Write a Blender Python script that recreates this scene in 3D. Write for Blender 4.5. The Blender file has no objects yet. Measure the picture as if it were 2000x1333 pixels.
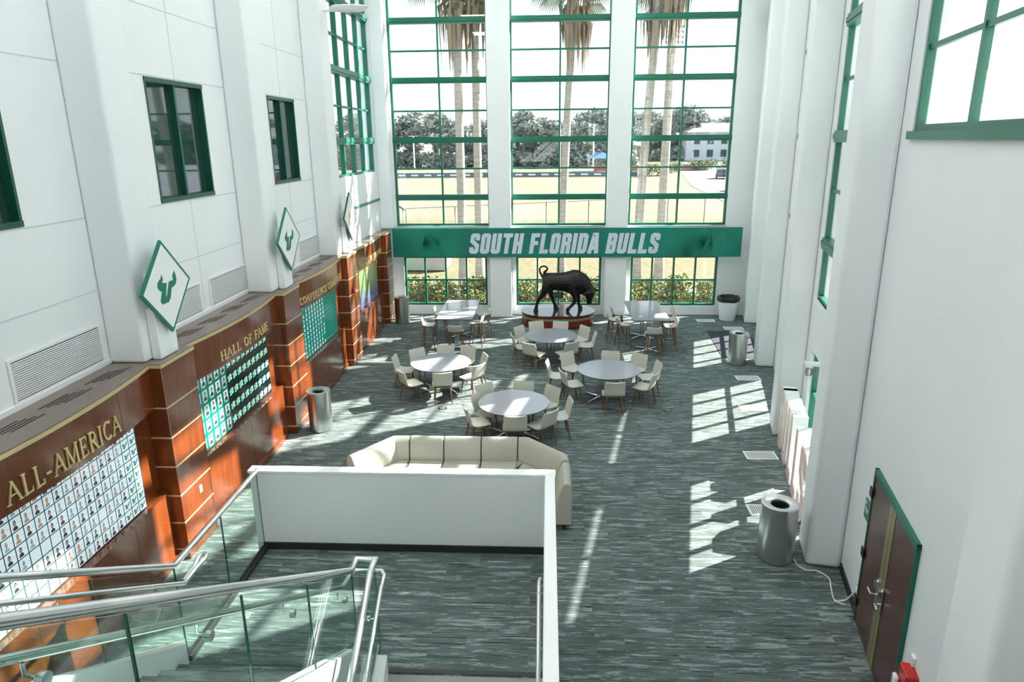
import bpy, bmesh, math, random
from math import sin, cos, pi, radians, sqrt, atan2, hypot
from mathutils import Vector, Matrix
from mathutils.geometry import tessellate_polygon

S = bpy.context.scene
COL = S.collection

# ------------------------------------------------------------------ camera
cam_d = bpy.data.cameras.new('camera'); cam = bpy.data.objects.new('camera', cam_d); COL.objects.link(cam)
cam_d.sensor_width = 36; cam_d.lens = 1358.1 / 2000 * 36; cam_d.clip_end = 1500; cam_d.clip_start = .05
PITCH, ROLL, YAW = radians(16.1736), radians(-.5602), radians(-2.9635)
fw = Vector((sin(YAW) * cos(PITCH), cos(YAW) * cos(PITCH), -sin(PITCH)))
rt = Vector((cos(YAW), -sin(YAW), 0)); up = rt.cross(fw)
r_ = cos(ROLL) * rt + sin(ROLL) * up; u_ = -sin(ROLL) * rt + cos(ROLL) * up
cam.matrix_world = Matrix(((r_.x, u_.x, -fw.x, 0), (r_.y, u_.y, -fw.y, 0), (r_.z, u_.z, -fw.z, 6.1), (0, 0, 0, 1)))
S.camera = cam

# ------------------------------------------------------------------ world, sun, exposure
W = bpy.data.worlds.new('sky'); S.world = W; W.use_nodes = True
wn = W.node_tree.nodes; wl = W.node_tree.links
for n in list(wn): wn.remove(n)
tc = wn.new('ShaderNodeTexCoord'); sx = wn.new('ShaderNodeSeparateXYZ'); rp = wn.new('ShaderNodeValToRGB')
rp.color_ramp.elements[0].position = 0.0; rp.color_ramp.elements[0].color = (.90, .96, 1.0, 1)
rp.color_ramp.elements[1].position = .8; rp.color_ramp.elements[1].color = (.62, .82, 1.0, 1)
bg = wn.new('ShaderNodeBackground'); bg.inputs[1].default_value = 1.55
wo = wn.new('ShaderNodeOutputWorld')
wl.new(tc.outputs['Generated'], sx.inputs[0]); wl.new(sx.outputs[2], rp.inputs[0])
wl.new(rp.outputs[0], bg.inputs[0]); wl.new(bg.outputs[0], wo.inputs[0])

SUN = Vector((-.868, -.497, -.66)).normalized()          # direction the light travels
sd = bpy.data.lights.new('sun', 'SUN'); sd.energy = 27; sd.angle = radians(.6); sd.color = (1, .92, .86)
so = bpy.data.objects.new('sun', sd); COL.objects.link(so)
so.rotation_euler = (-SUN).to_track_quat('Z', 'Y').to_euler(); so.location = (30, 30, 40)

S.view_settings.view_transform = 'Standard'; S.view_settings.look = 'None'
S.view_settings.gamma = 1; S.view_settings.use_curve_mapping = False
S.view_settings.exposure = .22
S.cycles.max_bounces = 10; S.cycles.diffuse_bounces = 6; S.cycles.glossy_bounces = 4
S.cycles.transmission_bounces = 8; S.cycles.transparent_max_bounces = 16
S.cycles.caustics_reflective = False; S.cycles.caustics_refractive = False
S.cycles.sample_clamp_indirect = 8

def area(name, loc, rot, sx_, sy_, energy=0, portal=False, col=(1, 1, 1)):
    d = bpy.data.lights.new(name, 'AREA'); d.shape = 'RECTANGLE'; d.size = sx_; d.size_y = sy_; d.energy = energy; d.color = col
    if portal: d.cycles.is_portal = True
    o = bpy.data.objects.new(name, d); COL.objects.link(o); o.location = loc; o.rotation_euler = rot
    return o
area('portal', (.45, 24.75, 5.9), (radians(-90), 0, 0), 12, 12, portal=True)

# ------------------------------------------------------------------ materials
def srgb(r, g, b):
    f = lambda c: (c / 255 / 12.92) if c / 255 < .04045 else ((c / 255 + .055) / 1.055) ** 2.4
    return (f(r), f(g), f(b), 1)
def mat(name, col, rough=.6, metal=0, spec=.5, emit=None, es=0, coat=0):
    m = bpy.data.materials.new(name); m.use_nodes = True
    b = m.node_tree.nodes['Principled BSDF']
    b.inputs['Base Color'].default_value = col if len(col) == 4 else (*col, 1)
    b.inputs['Roughness'].default_value = rough; b.inputs['Metallic'].default_value = metal
    b.inputs['Specular IOR Level'].default_value = spec
    b.inputs['Coat Weight'].default_value = coat
    if emit: b.inputs['Emission Color'].default_value = emit if len(emit) == 4 else (*emit, 1); b.inputs['Emission Strength'].default_value = es
    return m
def noise_col(m, c1, c2, scale=(1, 1, 1), nscale=5, detail=4, lo=.4, hi=.6, bump=0, coord='Object'):
    nt = m.node_tree; N = nt.nodes; L = nt.links; b = N['Principled BSDF']
    t = N.new('ShaderNodeTexCoord'); mp = N.new('ShaderNodeMapping'); mp.inputs['Scale'].default_value = scale
    nz = N.new('ShaderNodeTexNoise'); nz.inputs['Scale'].default_value = nscale; nz.inputs['Detail'].default_value = detail
    r = N.new('ShaderNodeValToRGB'); r.color_ramp.elements[0].position = lo; r.color_ramp.elements[1].position = hi
    r.color_ramp.elements[0].color = c1 if len(c1) == 4 else (*c1, 1); r.color_ramp.elements[1].color = c2 if len(c2) == 4 else (*c2, 1)
    L.new(t.outputs[coord], mp.inputs[0]); L.new(mp.outputs[0], nz.inputs['Vector']); L.new(nz.outputs[0], r.inputs[0]); L.new(r.outputs[0], b.inputs['Base Color'])
    if bump:
        bp = N.new('ShaderNodeBump'); bp.inputs['Strength'].default_value = bump; bp.inputs['Distance'].default_value = .02
        L.new(nz.outputs[0], bp.inputs['Height']); L.new(bp.outputs[0], b.inputs['Normal'])
    return m
M = {}
M['wall'] = mat('white_paint', (.80, .82, .81), .55)
noise_col(M['wall'], (.815, .84, .85), (.85, .87, .88), (1, 1, 1), .8, 3, .3, .7)
M['white'] = mat('white_gloss', (.85, .86, .86), .3)
M['ceiling'] = mat('ceiling_paint', (.8, .8, .78), .8)
M['green'] = mat('green_frame', srgb(12, 104, 82), .35)
M['greend'] = mat('dark_green_frame', srgb(10, 78, 62), .35)
M['seam'] = mat('wall_seam', (.60, .63, .62), .8)
M['black'] = mat('black_rubber', (.02, .022, .022), .5)
M['dark'] = mat('dark_recess', (.012, .012, .014), .7)
M['steel'] = mat('brushed_steel', (.62, .63, .62), .28, 1)
M['chrome'] = mat('satin_chrome', (.72, .73, .73), .22, 1)
M['gold'] = mat('gold_trim', srgb(214, 196, 146), .3, .35)
M['goldp'] = mat('gold_letter', srgb(226, 205, 150), .4, .3)
M['cream'] = mat('cream_vinyl', srgb(192, 190, 178), .42)
M['sofa'] = mat('sofa_vinyl', srgb(166, 165, 152), .45)
M['seamd'] = mat('sofa_seam', (.06, .06, .05), .8)
M['top'] = mat('table_laminate', srgb(150, 150, 158), .14, 0, .8)
M['edge'] = mat('table_edge', srgb(70, 58, 52), .4)
M['legw'] = mat('walnut_leg', srgb(112, 78, 52), .4)
M['tiletop'] = mat('ledge_laminate', srgb(120, 104, 96), .25)
M['red'] = mat('red_plastic', srgb(190, 28, 24), .3)
M['lens'] = mat('clear_lens', (.8, .82, .84), .1)
M['coral'] = mat('letter_face', srgb(242, 205, 190), .35)
M['bronze'] = mat('dark_bronze', (.012, .011, .010), .34, .35, .5)
noise_col(M['bronze'], (.006, .006, .006), (.026, .022, .018), (1, 1, 1), 9, 4, .35, .7, .5)
M['plinth_top'] = mat('plinth_top', (.035, .04, .05), .12, 0, .6)
M['logo'] = mat('logo_green', srgb(20, 116, 96), .4)
M['stone'] = mat('concrete', (.42, .42, .40), .9)
M['banner'] = mat('banner_teal', srgb(0, 112, 96), .5)
noise_col(M['banner'], srgb(0, 104, 90), srgb(0, 128, 110), (1, 1, 1), .5, 2, .35, .65)
M['frond'] = mat('frond_print', srgb(8, 132, 110), .5)
M['btext'] = mat('banner_letter', srgb(205, 218, 228), .5)
M['rim'] = mat('steel_rim', (.8, .8, .8), .25, 1)
M['bag'] = mat('bin_liner', (.015, .015, .017), .35)
M['whitep'] = mat('white_plastic', (.82, .84, .84), .35)
M['carpetdark'] = mat('floor_mat', (.03, .034, .045), .9)
M['greenglass'] = mat('glass_edge', (.02, .12, .09), .1)
# wood panelling
m = mat('cherry_veneer', (.3, .1, .03), .2, 0, .55, coat=.5); M['wood'] = m
noise_col(m, srgb(96, 46, 19), srgb(116, 59, 27), (2, 2, .25), 4, 5, .3, .7)
m.node_tree.nodes['Principled BSDF'].inputs['Coat Roughness'].default_value = .12
M['wooddoor'] = mat('brown_door', srgb(82, 46, 38), .28)
noise_col(M['wooddoor'], srgb(78, 42, 35), srgb(92, 54, 44), (1, 1, 6), 2, 3, .3, .7)
M['brassdoor'] = mat('door_strip', srgb(150, 138, 104), .35, .4)
M['woodred'] = mat('plinth_wood', srgb(120, 44, 22), .2)
# thin clear glass
def glass(name, tint, rough=0.0, k=1.0):
    m = bpy.data.materials.new(name); m.use_nodes = True; nt = m.node_tree; N = nt.nodes; L = nt.links
    for n in list(N): N.remove(n)
    o = N.new('ShaderNodeOutputMaterial'); mx = N.new('ShaderNodeMixShader'); t = N.new('ShaderNodeBsdfTransparent'); g = N.new('ShaderNodeBsdfGlossy')
    lw_ = N.new('ShaderNodeLayerWeight'); lw_.inputs['Blend'].default_value = .5
    pw = N.new('ShaderNodeMath'); pw.operation = 'POWER'; pw.inputs[1].default_value = 5; L.new(lw_.outputs['Facing'], pw.inputs[0])
    fr = N.new('ShaderNodeMath'); fr.operation = 'MULTIPLY_ADD'; fr.inputs[1].default_value = .9; fr.inputs[2].default_value = .04; L.new(pw.outputs[0], fr.inputs[0])
    mu = N.new('ShaderNodeMath'); mu.operation = 'MULTIPLY'; mu.inputs[1].default_value = k
    t.inputs[0].default_value = (*tint, 1); g.inputs['Roughness'].default_value = rough; g.inputs[0].default_value = (1, 1, 1, 1)
    L.new(fr.outputs[0], mu.inputs[0]); L.new(mu.outputs[0], mx.inputs[0]); L.new(t.outputs[0], mx.inputs[1]); L.new(g.outputs[0], mx.inputs[2]); L.new(mx.outputs[0], o.inputs[0])
    return m
M['pane'] = glass('window_glass', (.96, .98, .97), 0, .8)
M['rail_glass'] = glass('railing_glass', (.86, .95, .92), 0, 1.0)
M['darkglass'] = mat('dark_window_glass', (.015, .05, .04), .03, 0, 1.0)
# carpet
def carpet():
    m = mat('plank_carpet', (.1, .13, .12), .95, 0, .15); nt = m.node_tree; N = nt.nodes; L = nt.links; b = N['Principled BSDF']
    t = N.new('ShaderNodeTexCoord')
    br = N.new('ShaderNodeTexBrick'); br.offset = .37; br.inputs['Scale'].default_value = 1
    br.inputs['Brick Width'].default_value = 1.0; br.inputs['Row Height'].default_value = .25
    br.inputs['Mortar Size'].default_value = 0; br.inputs['Color1'].default_value = (0, 0, 0, 1); br.inputs['Color2'].default_value = (1, 1, 1, 1)
    L.new(t.outputs['Object'], br.inputs['Vector'])
    off = N.new('ShaderNodeVectorMath'); off.operation = 'SCALE'; off.inputs['Scale'].default_value = 37.0
    L.new(br.outputs['Color'], off.inputs[0])
    ad = N.new('ShaderNodeVectorMath'); ad.operation = 'ADD'; L.new(t.outputs['Object'], ad.inputs[0]); L.new(off.outputs[0], ad.inputs[1])
    def nz(sc, ns, det, rough):
        mp = N.new('ShaderNodeMapping'); mp.inputs['Scale'].default_value = sc; L.new(ad.outputs[0], mp.inputs[0])
        n = N.new('ShaderNodeTexNoise'); n.inputs['Scale'].default_value = ns; n.inputs['Detail'].default_value = det; n.inputs['Roughness'].default_value = rough
        L.new(mp.outputs[0], n.inputs['Vector']); return n
    def ramp(n, lo, hi):
        r = N.new('ShaderNodeMapRange'); r.inputs['From Min'].default_value = lo; r.inputs['From Max'].default_value = hi; L.new(n.outputs[0], r.inputs['Value']); return r
    def mix(fac, a, bcol):
        x = N.new('ShaderNodeMix'); x.data_type = 'RGBA'; L.new(fac, x.inputs['Factor'])
        if isinstance(a, tuple): x.inputs['A'].default_value = a
        else: L.new(a, x.inputs['A'])
        if isinstance(bcol, tuple): x.inputs['B'].default_value = bcol
        else: L.new(bcol, x.inputs['B'])
        return x.outputs['Result']
    base = mix(ramp(nz((1.2, 9, 1), 1.2, 3, .5), .35, .65).outputs[0], srgb(80, 92, 90), srgb(102, 112, 111))
    light = ramp(nz((1.0, 8, 1), 1.9, 9, .74), .53, .575)
    c1 = mix(light.outputs[0], base, srgb(144, 154, 153))
    darkl = ramp(nz((.9, 34, 1), 1.6, 4, .6), .58, .64)
    c2 = mix(darkl.outputs[0], c1, srgb(40, 54, 44))
    light2 = ramp(nz((1.3, 40, 1), 2.0, 3, .6), .63, .68)
    c3 = mix(light2.outputs[0], c2, srgb(140, 150, 144))
    L.new(c3, b.inputs['Base Color'])
    bp = N.new('ShaderNodeBump'); bp.inputs['Strength'].default_value = .25; bp.inputs['Distance'].default_value = .01
    n2 = N.new('ShaderNodeTexNoise'); n2.inputs['Scale'].default_value = 220; L.new(t.outputs['Object'], n2.inputs['Vector']); L.new(n2.outputs[0], bp.inputs['Height']); L.new(bp.outputs[0], b.inputs['Normal'])
    return m
M['carpet'] = carpet()
M['grass'] = mat('dry_grass', (.2, .18, .1), 1, 0, .1)
noise_col(M['grass'], (.155, .142, .10), (.19, .172, .128), (.25, 1, 1), .6, 8, .35, .65)
M['lawn'] = mat('near_grass', (.2, .18, .1), 1, 0, .1)
noise_col(M['lawn'], (.10, .092, .05), (.19, .17, .105), (1, 3, 1), 3.5, 8, .35, .65)
M['asphalt'] = mat('asphalt', srgb(108, 116, 128), .9)
M['leafd'] = mat('hazed_foliage', srgb(104, 122, 96), .9, 0, .1)
noise_col(M['leafd'], (.22, .25, .22), (.36, .39, .36), (1, 1, 1), .6, 4, .35, .65)  # foliage paled, distance haze put into its colour
M['leafl'] = mat('shrub_foliage', srgb(122, 140, 70), .8, 0, .2)
noise_col(M['leafl'], (.06, .095, .03), (.26, .27, .12), (1, 1, 1), 6, 4, .35, .65)
M['bark'] = mat('tree_bark', srgb(140, 132, 122), .9)
M['palmbark'] = mat('palm_trunk', srgb(150, 144, 138), .95)
noise_col(M['palmbark'], srgb(138, 132, 126), srgb(168, 162, 154), (1, 1, 6), 3, 4, .3, .7)
M['palmdead'] = mat('dead_frond', srgb(128, 112, 94), .95)
M['palmleaf'] = mat('palm_frond', srgb(96, 118, 62), .8)
M['metal_g'] = mat('galvanised', srgb(120, 116, 112), .6)
M['gpaint'] = mat('pale_green_paint', srgb(120, 160, 140), .5)
M['stucco'] = mat('building_wall', srgb(200, 208, 214), .9)
M['roof'] = mat('roof_tiles', srgb(120, 118, 118), .9)
M['orange'] = mat('orange_net', srgb(190, 110, 92), .8)
M['blue'] = mat('tent_blue', srgb(70, 110, 180), .7)
M['signblue'] = mat('fence_banner', srgb(92, 112, 122), .7)
for i, c in enumerate([(40, 60, 90), (170, 176, 184), (60, 62, 68), (140, 40, 40), (210, 214, 220)]): M['car%d' % i] = mat('car_paint', srgb(*c), .3)
M['carglass'] = mat('car_glass', (.03, .04, .05), .1)
def screen_mat(name, col, s): return mat(name, col, .15, 0, .6, emit=col, es=s)
M['s_white'] = screen_mat('screen_white', srgb(214, 228, 236), .42)
M['s_line'] = screen_mat('screen_line', srgb(10, 74, 66), .3)
M['s_skin'] = screen_mat('screen_skin', srgb(168, 142, 124), .35)
M['s_hair'] = screen_mat('screen_dark', srgb(58, 56, 58), .3)
M['s_logo'] = screen_mat('screen_logo', srgb(10, 122, 104), .4)
M['s_text'] = screen_mat('screen_text', srgb(150, 172, 180), .35)
M['s_dark'] = screen_mat('screen_black', srgb(16, 26, 28), .2)
M['s_green'] = screen_mat('screen_green', srgb(14, 120, 104), .45)
M['s_teal'] = screen_mat('screen_teal', srgb(110, 200, 184), .5)
M['s_cream'] = screen_mat('screen_cream', srgb(220, 222, 180), .45)
M['s_pale'] = screen_mat('screen_pale', srgb(160, 190, 190), .45)
M['fillglow'] = mat('fill_diffuser', (1, 1, 1), .5, emit=(.93, .98, 1), es=14)  # glow of the added ceiling fill panels
def fieldscreen():
    m = mat('screen_picture', (.1, .1, .1), .15); nt = m.node_tree; N = nt.nodes; L = nt.links; b = N['Principled BSDF']
    t = N.new('ShaderNodeTexCoord'); s = N.new('ShaderNodeSeparateXYZ'); L.new(t.outputs['Object'], s.inputs[0])
    r = N.new('ShaderNodeValToRGB'); e = r.color_ramp.elements
    e[0].position = .0; e[0].color = srgb(66, 74, 110); e[1].position = 1; e[1].color = srgb(110, 128, 78)
    x = e.new(.25); x.color = srgb(86, 100, 110); x = e.new(.45); x.color = srgb(96, 116, 84)
    mr = N.new('ShaderNodeMapRange'); mr.inputs['From Min'].default_value = -1.3; mr.inputs['From Max'].default_value = 0
    L.new(s.outputs[2], mr.inputs['Value']); L.new(mr.outputs[0], r.inputs[0])
    L.new(r.outputs[0], b.inputs['Base Color']); L.new(r.outputs[0], b.inputs['Emission Color']); b.inputs['Emission Strength'].default_value = .35
    return m
M['s_field'] = fieldscreen()

# ------------------------------------------------------------------ mesh helpers
class MB:
    def __init__(s, T=None): s.v = []; s.f = []; s.m = []; s.T = T; s.sm = []
    def add(s, vs, fs, mi=0, smooth=False):
        n = len(s.v)
        for p in vs: s.v.append(tuple(s.T(*p)) if s.T else tuple(p))
        for f in fs: s.f.append(tuple(i + n for i in f)); s.m.append(mi); s.sm.append(smooth)
        return s
    def box(s, x0, y0, z0, x1, y1, z1, mi=0):
        vs = [(x, y, z) for z in (z0, z1) for y in (y0, y1) for x in (x0, x1)]
        return s.add(vs, [(0, 2, 3, 1), (4, 5, 7, 6), (0, 1, 5, 4), (2, 6, 7, 3), (0, 4, 6, 2), (1, 3, 7, 5)], mi)
    def prism(s, poly, fn, w0, w1, mi=0, smooth=False):
        n = len(poly); a = [fn(u, v, w0) for u, v in poly]; b = [fn(u, v, w1) for u, v in poly]
        tri = tessellate_polygon([[Vector((u, v, 0)) for u, v in poly]])
        fs = [tuple(t) for t in tri] + [tuple(i + n for i in reversed(t)) for t in tri]
        s.add(a + b, fs, mi)
        k = len(s.v) - 2 * n
        for i in range(n):
            j = (i + 1) % n; s.f.append((k + i, k + j, k + n + j, k + n + i)); s.m.append(mi); s.sm.append(smooth)
        return s
    def tube(s, pts, r, n=12, mi=0, caps=True, closed=False):
        pts = [Vector(p) for p in pts]; N = len(pts)
        rr = r if isinstance(r, (list, tuple)) else [r] * N
        rings = []; t0 = None; ref = None
        for i, p in enumerate(pts):
            a = pts[i] - pts[i - 1] if (i > 0 or closed) else pts[1] - pts[0]
            b = pts[(i + 1) % N] - pts[i] if (i < N - 1 or closed) else pts[-1] - pts[-2]
            t = (a.normalized() + b.normalized()).normalized()
            if ref is None:
                ref = Vector((0, 0, 1)) if abs(t.z) < .9 else Vector((1, 0, 0))
                ref = (ref - t * ref.dot(t)).normalized()
            else: ref = (ref - t * ref.dot(t)).normalized()
            q = t.cross(ref)
            c = max(.5, a.normalized().dot(t)) if i not in (0, N - 1) or closed else 1
            k = rr[i] / 1.0
            # mitre stretch
            bi = (b.normalized() - a.normalized())
            st = 1 / c
            ring = []
            for j in range(n):
                an = 2 * pi * j / n; d = ref * cos(an) * k + q * sin(an) * k
                if bi.length > 1e-4:
                    bn = bi.normalized(); d = d + bn * d.dot(bn) * (st - 1)
                ring.append(p + d)
            rings.append(ring)
        vs = [p for ring in rings for p in ring]; fs = []
        for i in range(N - 1 if not closed else N):
            i2 = (i + 1) % N
            for j in range(n): fs.append((i * n + j, i * n + (j + 1) % n, i2 * n + (j + 1) % n, i2 * n + j))
        s.add(vs, fs, mi, True)
        if caps and not closed:
            k = len(s.v) - len(vs); s.f.append(tuple(k + j for j in reversed(range(n)))); s.m.append(mi); s.sm.append(False)
            s.f.append(tuple(k + (N - 1) * n + j for j in range(n))); s.m.append(mi); s.sm.append(False)
        return s
    def lathe(s, prof, c=(0, 0, 0), n=32, mi=0, sx=1, sy=1, caps=True):
        vs = []; fs = []
        for r, z in prof:
            for j in range(n): a = 2 * pi * j / n; vs.append((c[0] + r * cos(a) * sx, c[1] + r * sin(a) * sy, c[2] + z))
        for i in range(len(prof) - 1):
            for j in range(n): fs.append((i * n + j, i * n + (j + 1) % n, (i + 1) * n + (j + 1) % n, (i + 1) * n + j))
        s.add(vs, fs, mi, True)
        k = len(s.v) - len(vs)
        if not caps: return s
        if prof[0][0] > 1e-6: s.f.append(tuple(k + j for j in range(n))); s.m.append(mi); s.sm.append(False)
        if prof[-1][0] > 1e-6: s.f.append(tuple(k + (len(prof) - 1) * n + j for j in range(n))); s.m.append(mi); s.sm.append(False)
        return s
    def cyl(s, x, y, z0, z1, r, n=20, mi=0): return s.lathe([(r, z0), (r, z1)], (x, y, 0), n, mi)
    def loft(s, secs, mi=0, smooth=True, close=True):
        n = len(secs[0]); vs = [p for q in secs for p in q]; fs = []
        for i in range(len(secs) - 1):
            for j in range(n): fs.append((i * n + j, i * n + (j + 1) % n, (i + 1) * n + (j + 1) % n, (i + 1) * n + j))
        s.add(vs, fs, mi, smooth)
        if close:
            k = len(s.v) - len(vs); s.f.append(tuple(k + j for j in reversed(range(n)))); s.m.append(mi); s.sm.append(False)
            s.f.append(tuple(k + (len(secs) - 1) * n + j for j in range(n))); s.m.append(mi); s.sm.append(False)
        return s
    def build(s, name, mats, parent=None, world=True, loc=None, bevel=0, seg=2, sharp=35):
        if not isinstance(mats, (list, tuple)): mats = [mats]
        off = Vector((0, 0, 0))
        if parent is not None and world: off = parent_loc(parent)
        if loc is not None and parent is None: off = Vector(loc)
        me = bpy.data.meshes.new(name)
        me.from_pydata([tuple(Vector(p) - off) for p in s.v], [], s.f)
        for mm in mats: me.materials.append(mm)
        me.polygons.foreach_set('material_index', s.m)
        bm = bmesh.new(); bm.from_mesh(me); bmesh.ops.recalc_face_normals(bm, faces=bm.faces); bm.to_mesh(me); bm.free()
        me.polygons.foreach_set('use_smooth', s.sm)
        if any(s.sm): me.set_sharp_from_angle(angle=radians(sharp))
        o = bpy.data.objects.new(name, me); COL.objects.link(o)
        if parent is not None: o.parent = parent
        elif loc is not None: o.location = loc
        if bevel:
            md = o.modifiers.new('bevel', 'BEVEL'); md.width = bevel; md.segments = seg; md.limit_method = 'ANGLE'; md.angle_limit = radians(40)
            if seg > 1:
                for p in me.polygons: p.use_smooth = True
                me.set_sharp_from_angle(angle=radians(60))
        return o
def parent_loc(o):
    v = Vector(o.location)
    while o.parent: o = o.parent; v += Vector(o.location)
    return v
def tag(o, label=None, cat=None, group=None, kind=None):
    if label: o['label'] = label
    if cat: o['category'] = cat
    if group: o['group'] = group
    if kind: o['kind'] = kind
    return o
def empty(name, loc=(0, 0, 0), rz=0):
    o = bpy.data.objects.new(name, None); COL.objects.link(o); o.location = loc; o.rotation_euler = (0, 0, rz); o.empty_display_size = .2
    return o
def thing(name, label, cat, loc=(0, 0, 0), rz=0, group=None): return tag(empty(name, loc, rz), label, cat, group)
def struct(o, label=None, cat=None): return tag(o, label, cat, None, 'structure')
def dup(root, loc, rz, label=None, group=None):
    r = root.copy(); COL.objects.link(r); r.location = loc; r.rotation_euler = (0, 0, rz)
    if label: r['label'] = label
    if group: r['group'] = group
    for ch in list(root.children):
        c = ch.copy(); COL.objects.link(c); c.parent = r
        for g in list(ch.children):
            d = g.copy(); COL.objects.link(d); d.parent = c
    return r

# strokes -> polygons for lettering
def strip(pts, w, closed=False):
    P = [Vector(p) for p in pts]; n = len(P); L_ = []; R_ = []
    for i in range(n):
        a = (P[i] - P[i - 1]).normalized() if (i > 0 or closed) else (P[1] - P[0]).normalized()
        b = (P[(i + 1) % n] - P[i]).normalized() if (i < n - 1 or closed) else a
        if i == 0 and not closed: a = b
        t = (a + b); t = t.normalized() if t.length > 1e-5 else a
        nn = Vector((-t.y, t.x)); k = 1 / max(.45, nn.dot(Vector((-a.y, a.x))))
        L_.append(P[i] + nn * (w / 2 * k)); R_.append(P[i] - nn * (w / 2 * k))
    quads = []
    for i in range(n if closed else n - 1):
        j = (i + 1) % n; quads.append([tuple(L_[i]), tuple(L_[j]), tuple(R_[j]), tuple(R_[i])])
    return quads
def arc(cx, cy, rx, ry, a0, a1, n=10): return [(cx + rx * cos(radians(a0 + (a1 - a0) * i / n)), cy + ry * sin(radians(a0 + (a1 - a0) * i / n))) for i in range(n + 1)]
TK, TN = .115, .05
SERIF = {   # width, [(pts, w, closed)], serif points
 'A': (.78, [([(.05, 0), (.39, 1)], TN, 0), ([(.37, 1), (.72, 0)], TK, 0), ([(.16, .36), (.58, .36)], TN, 0)], [(.05, 0), (.72, 0)]),
 'L': (.62, [([(.16, 0), (.16, 1)], TK, 0), ([(.1, .03), (.56, .03)], TN, 0), ([(.55, 0), (.58, .24)], TN, 0)], [(.16, 1), (.16, 0)]),
 'M': (.95, [([(.12, 0), (.14, 1)], TN, 0), ([(.14, 1), (.47, .05)], TK, 0), ([(.47, .05), (.8, 1)], TN, 0), ([(.8, 1), (.83, 0)], TK, 0)], [(.12, 0), (.12, 1), (.83, 0), (.83, 1)]),
 'E': (.66, [([(.16, 0), (.16, 1)], TK, 0), ([(.1, .03), (.58, .03)], TN, 0), ([(.1, .97), (.55, .97)], TN, 0), ([(.16, .52), (.44, .52)], TN, 0), ([(.57, 0), (.6, .22)], TN, 0), ([(.55, 1), (.55, .8)], TN, 0), ([(.44, .42), (.44, .62)], TN, 0)], [(.16, 1), (.16, 0)]),
 'F': (.62, [([(.16, 0), (.16, 1)], TK, 0), ([(.1, .97), (.55, .97)], TN, 0), ([(.16, .52), (.44, .52)], TN, 0), ([(.55, 1), (.55, .8)], TN, 0), ([(.44, .42), (.44, .62)], TN, 0)], [(.16, 1), (.16, 0)]),
 'R': (.76, [([(.16, 0), (.16, 1)], TK, 0), ([(.16, .97)] + arc(.36, .74, .2, .23, 90, -90) + [(.16, .5)], .09, 0), ([(.34, .5), (.7, 0)], TK, 0)], [(.16, 1), (.16, 0), (.7, 0)]),
 'P': (.66, [([(.16, 0), (.16, 1)], TK, 0), ([(.16, .97)] + arc(.36, .72, .2, .25, 90, -90) + [(.16, .46)], .09, 0)], [(.16, 1), (.16, 0)]),
 'B': (.68, [([(.16, 0), (.16, 1)], TK, 0), ([(.16, .97)] + arc(.34, .75, .18, .22, 90, -90) + [(.16, .53)], .09, 0), ([(.16, .53)] + arc(.36, .28, .22, .25, 90, -90) + [(.16, .03)], .09, 0)], []),
 'I': (.34, [([(.17, 0), (.17, 1)], TK, 0)], [(.17, 1), (.17, 0)]),
 'C': (.78, [(arc(.42, .5, .34, .47, 45, 315, 18), .11, 0), ([(.66, .84), (.68, 1)], TN, 0)], []),
 'O': (.84, [(arc(.42, .5, .34, .46, 0, 342, 19), .11, 1)], []),
 'H': (.82, [([(.16, 0), (.16, 1)], TK, 0), ([(.66, 0), (.66, 1)], TK, 0), ([(.16, .5), (.66, .5)], TN, 0)], [(.16, 1), (.16, 0), (.66, 0), (.66, 1)]),
 'N': (.82, [([(.14, 0), (.14, 1)], TN, 0), ([(.14, 1), (.66, 0)], TK, 0), ([(.66, 0), (.66, 1)], TN, 0)], [(.14, 0), (.12, 1), (.66, 1)]),
 'T': (.7, [([(.35, 0), (.35, 1)], TK, 0), ([(.04, .97), (.66, .97)], TN, 0), ([(.05, 1), (.05, .8)], TN, 0), ([(.65, 1), (.65, .8)], TN, 0)], [(.35, 0)]),
 'U': (.8, [([(.16, 1)] + arc(.39, .28, .23, .25, 180, 360, 10) + [(.62, 1)], .1, 0)], [(.16, 1), (.62, 1)]),
 'S': (.58, [(arc(.29, .74, .2, .22, 20, 270, 12) + arc(.29, .27, .22, .24, 90, -160, 12), .11, 0)], []),
 '-': (.45, [([(.06, .38), (.36, .38)], .09, 0)], []),
 ' ': (.4, [], []),
}
BW = .2
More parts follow.
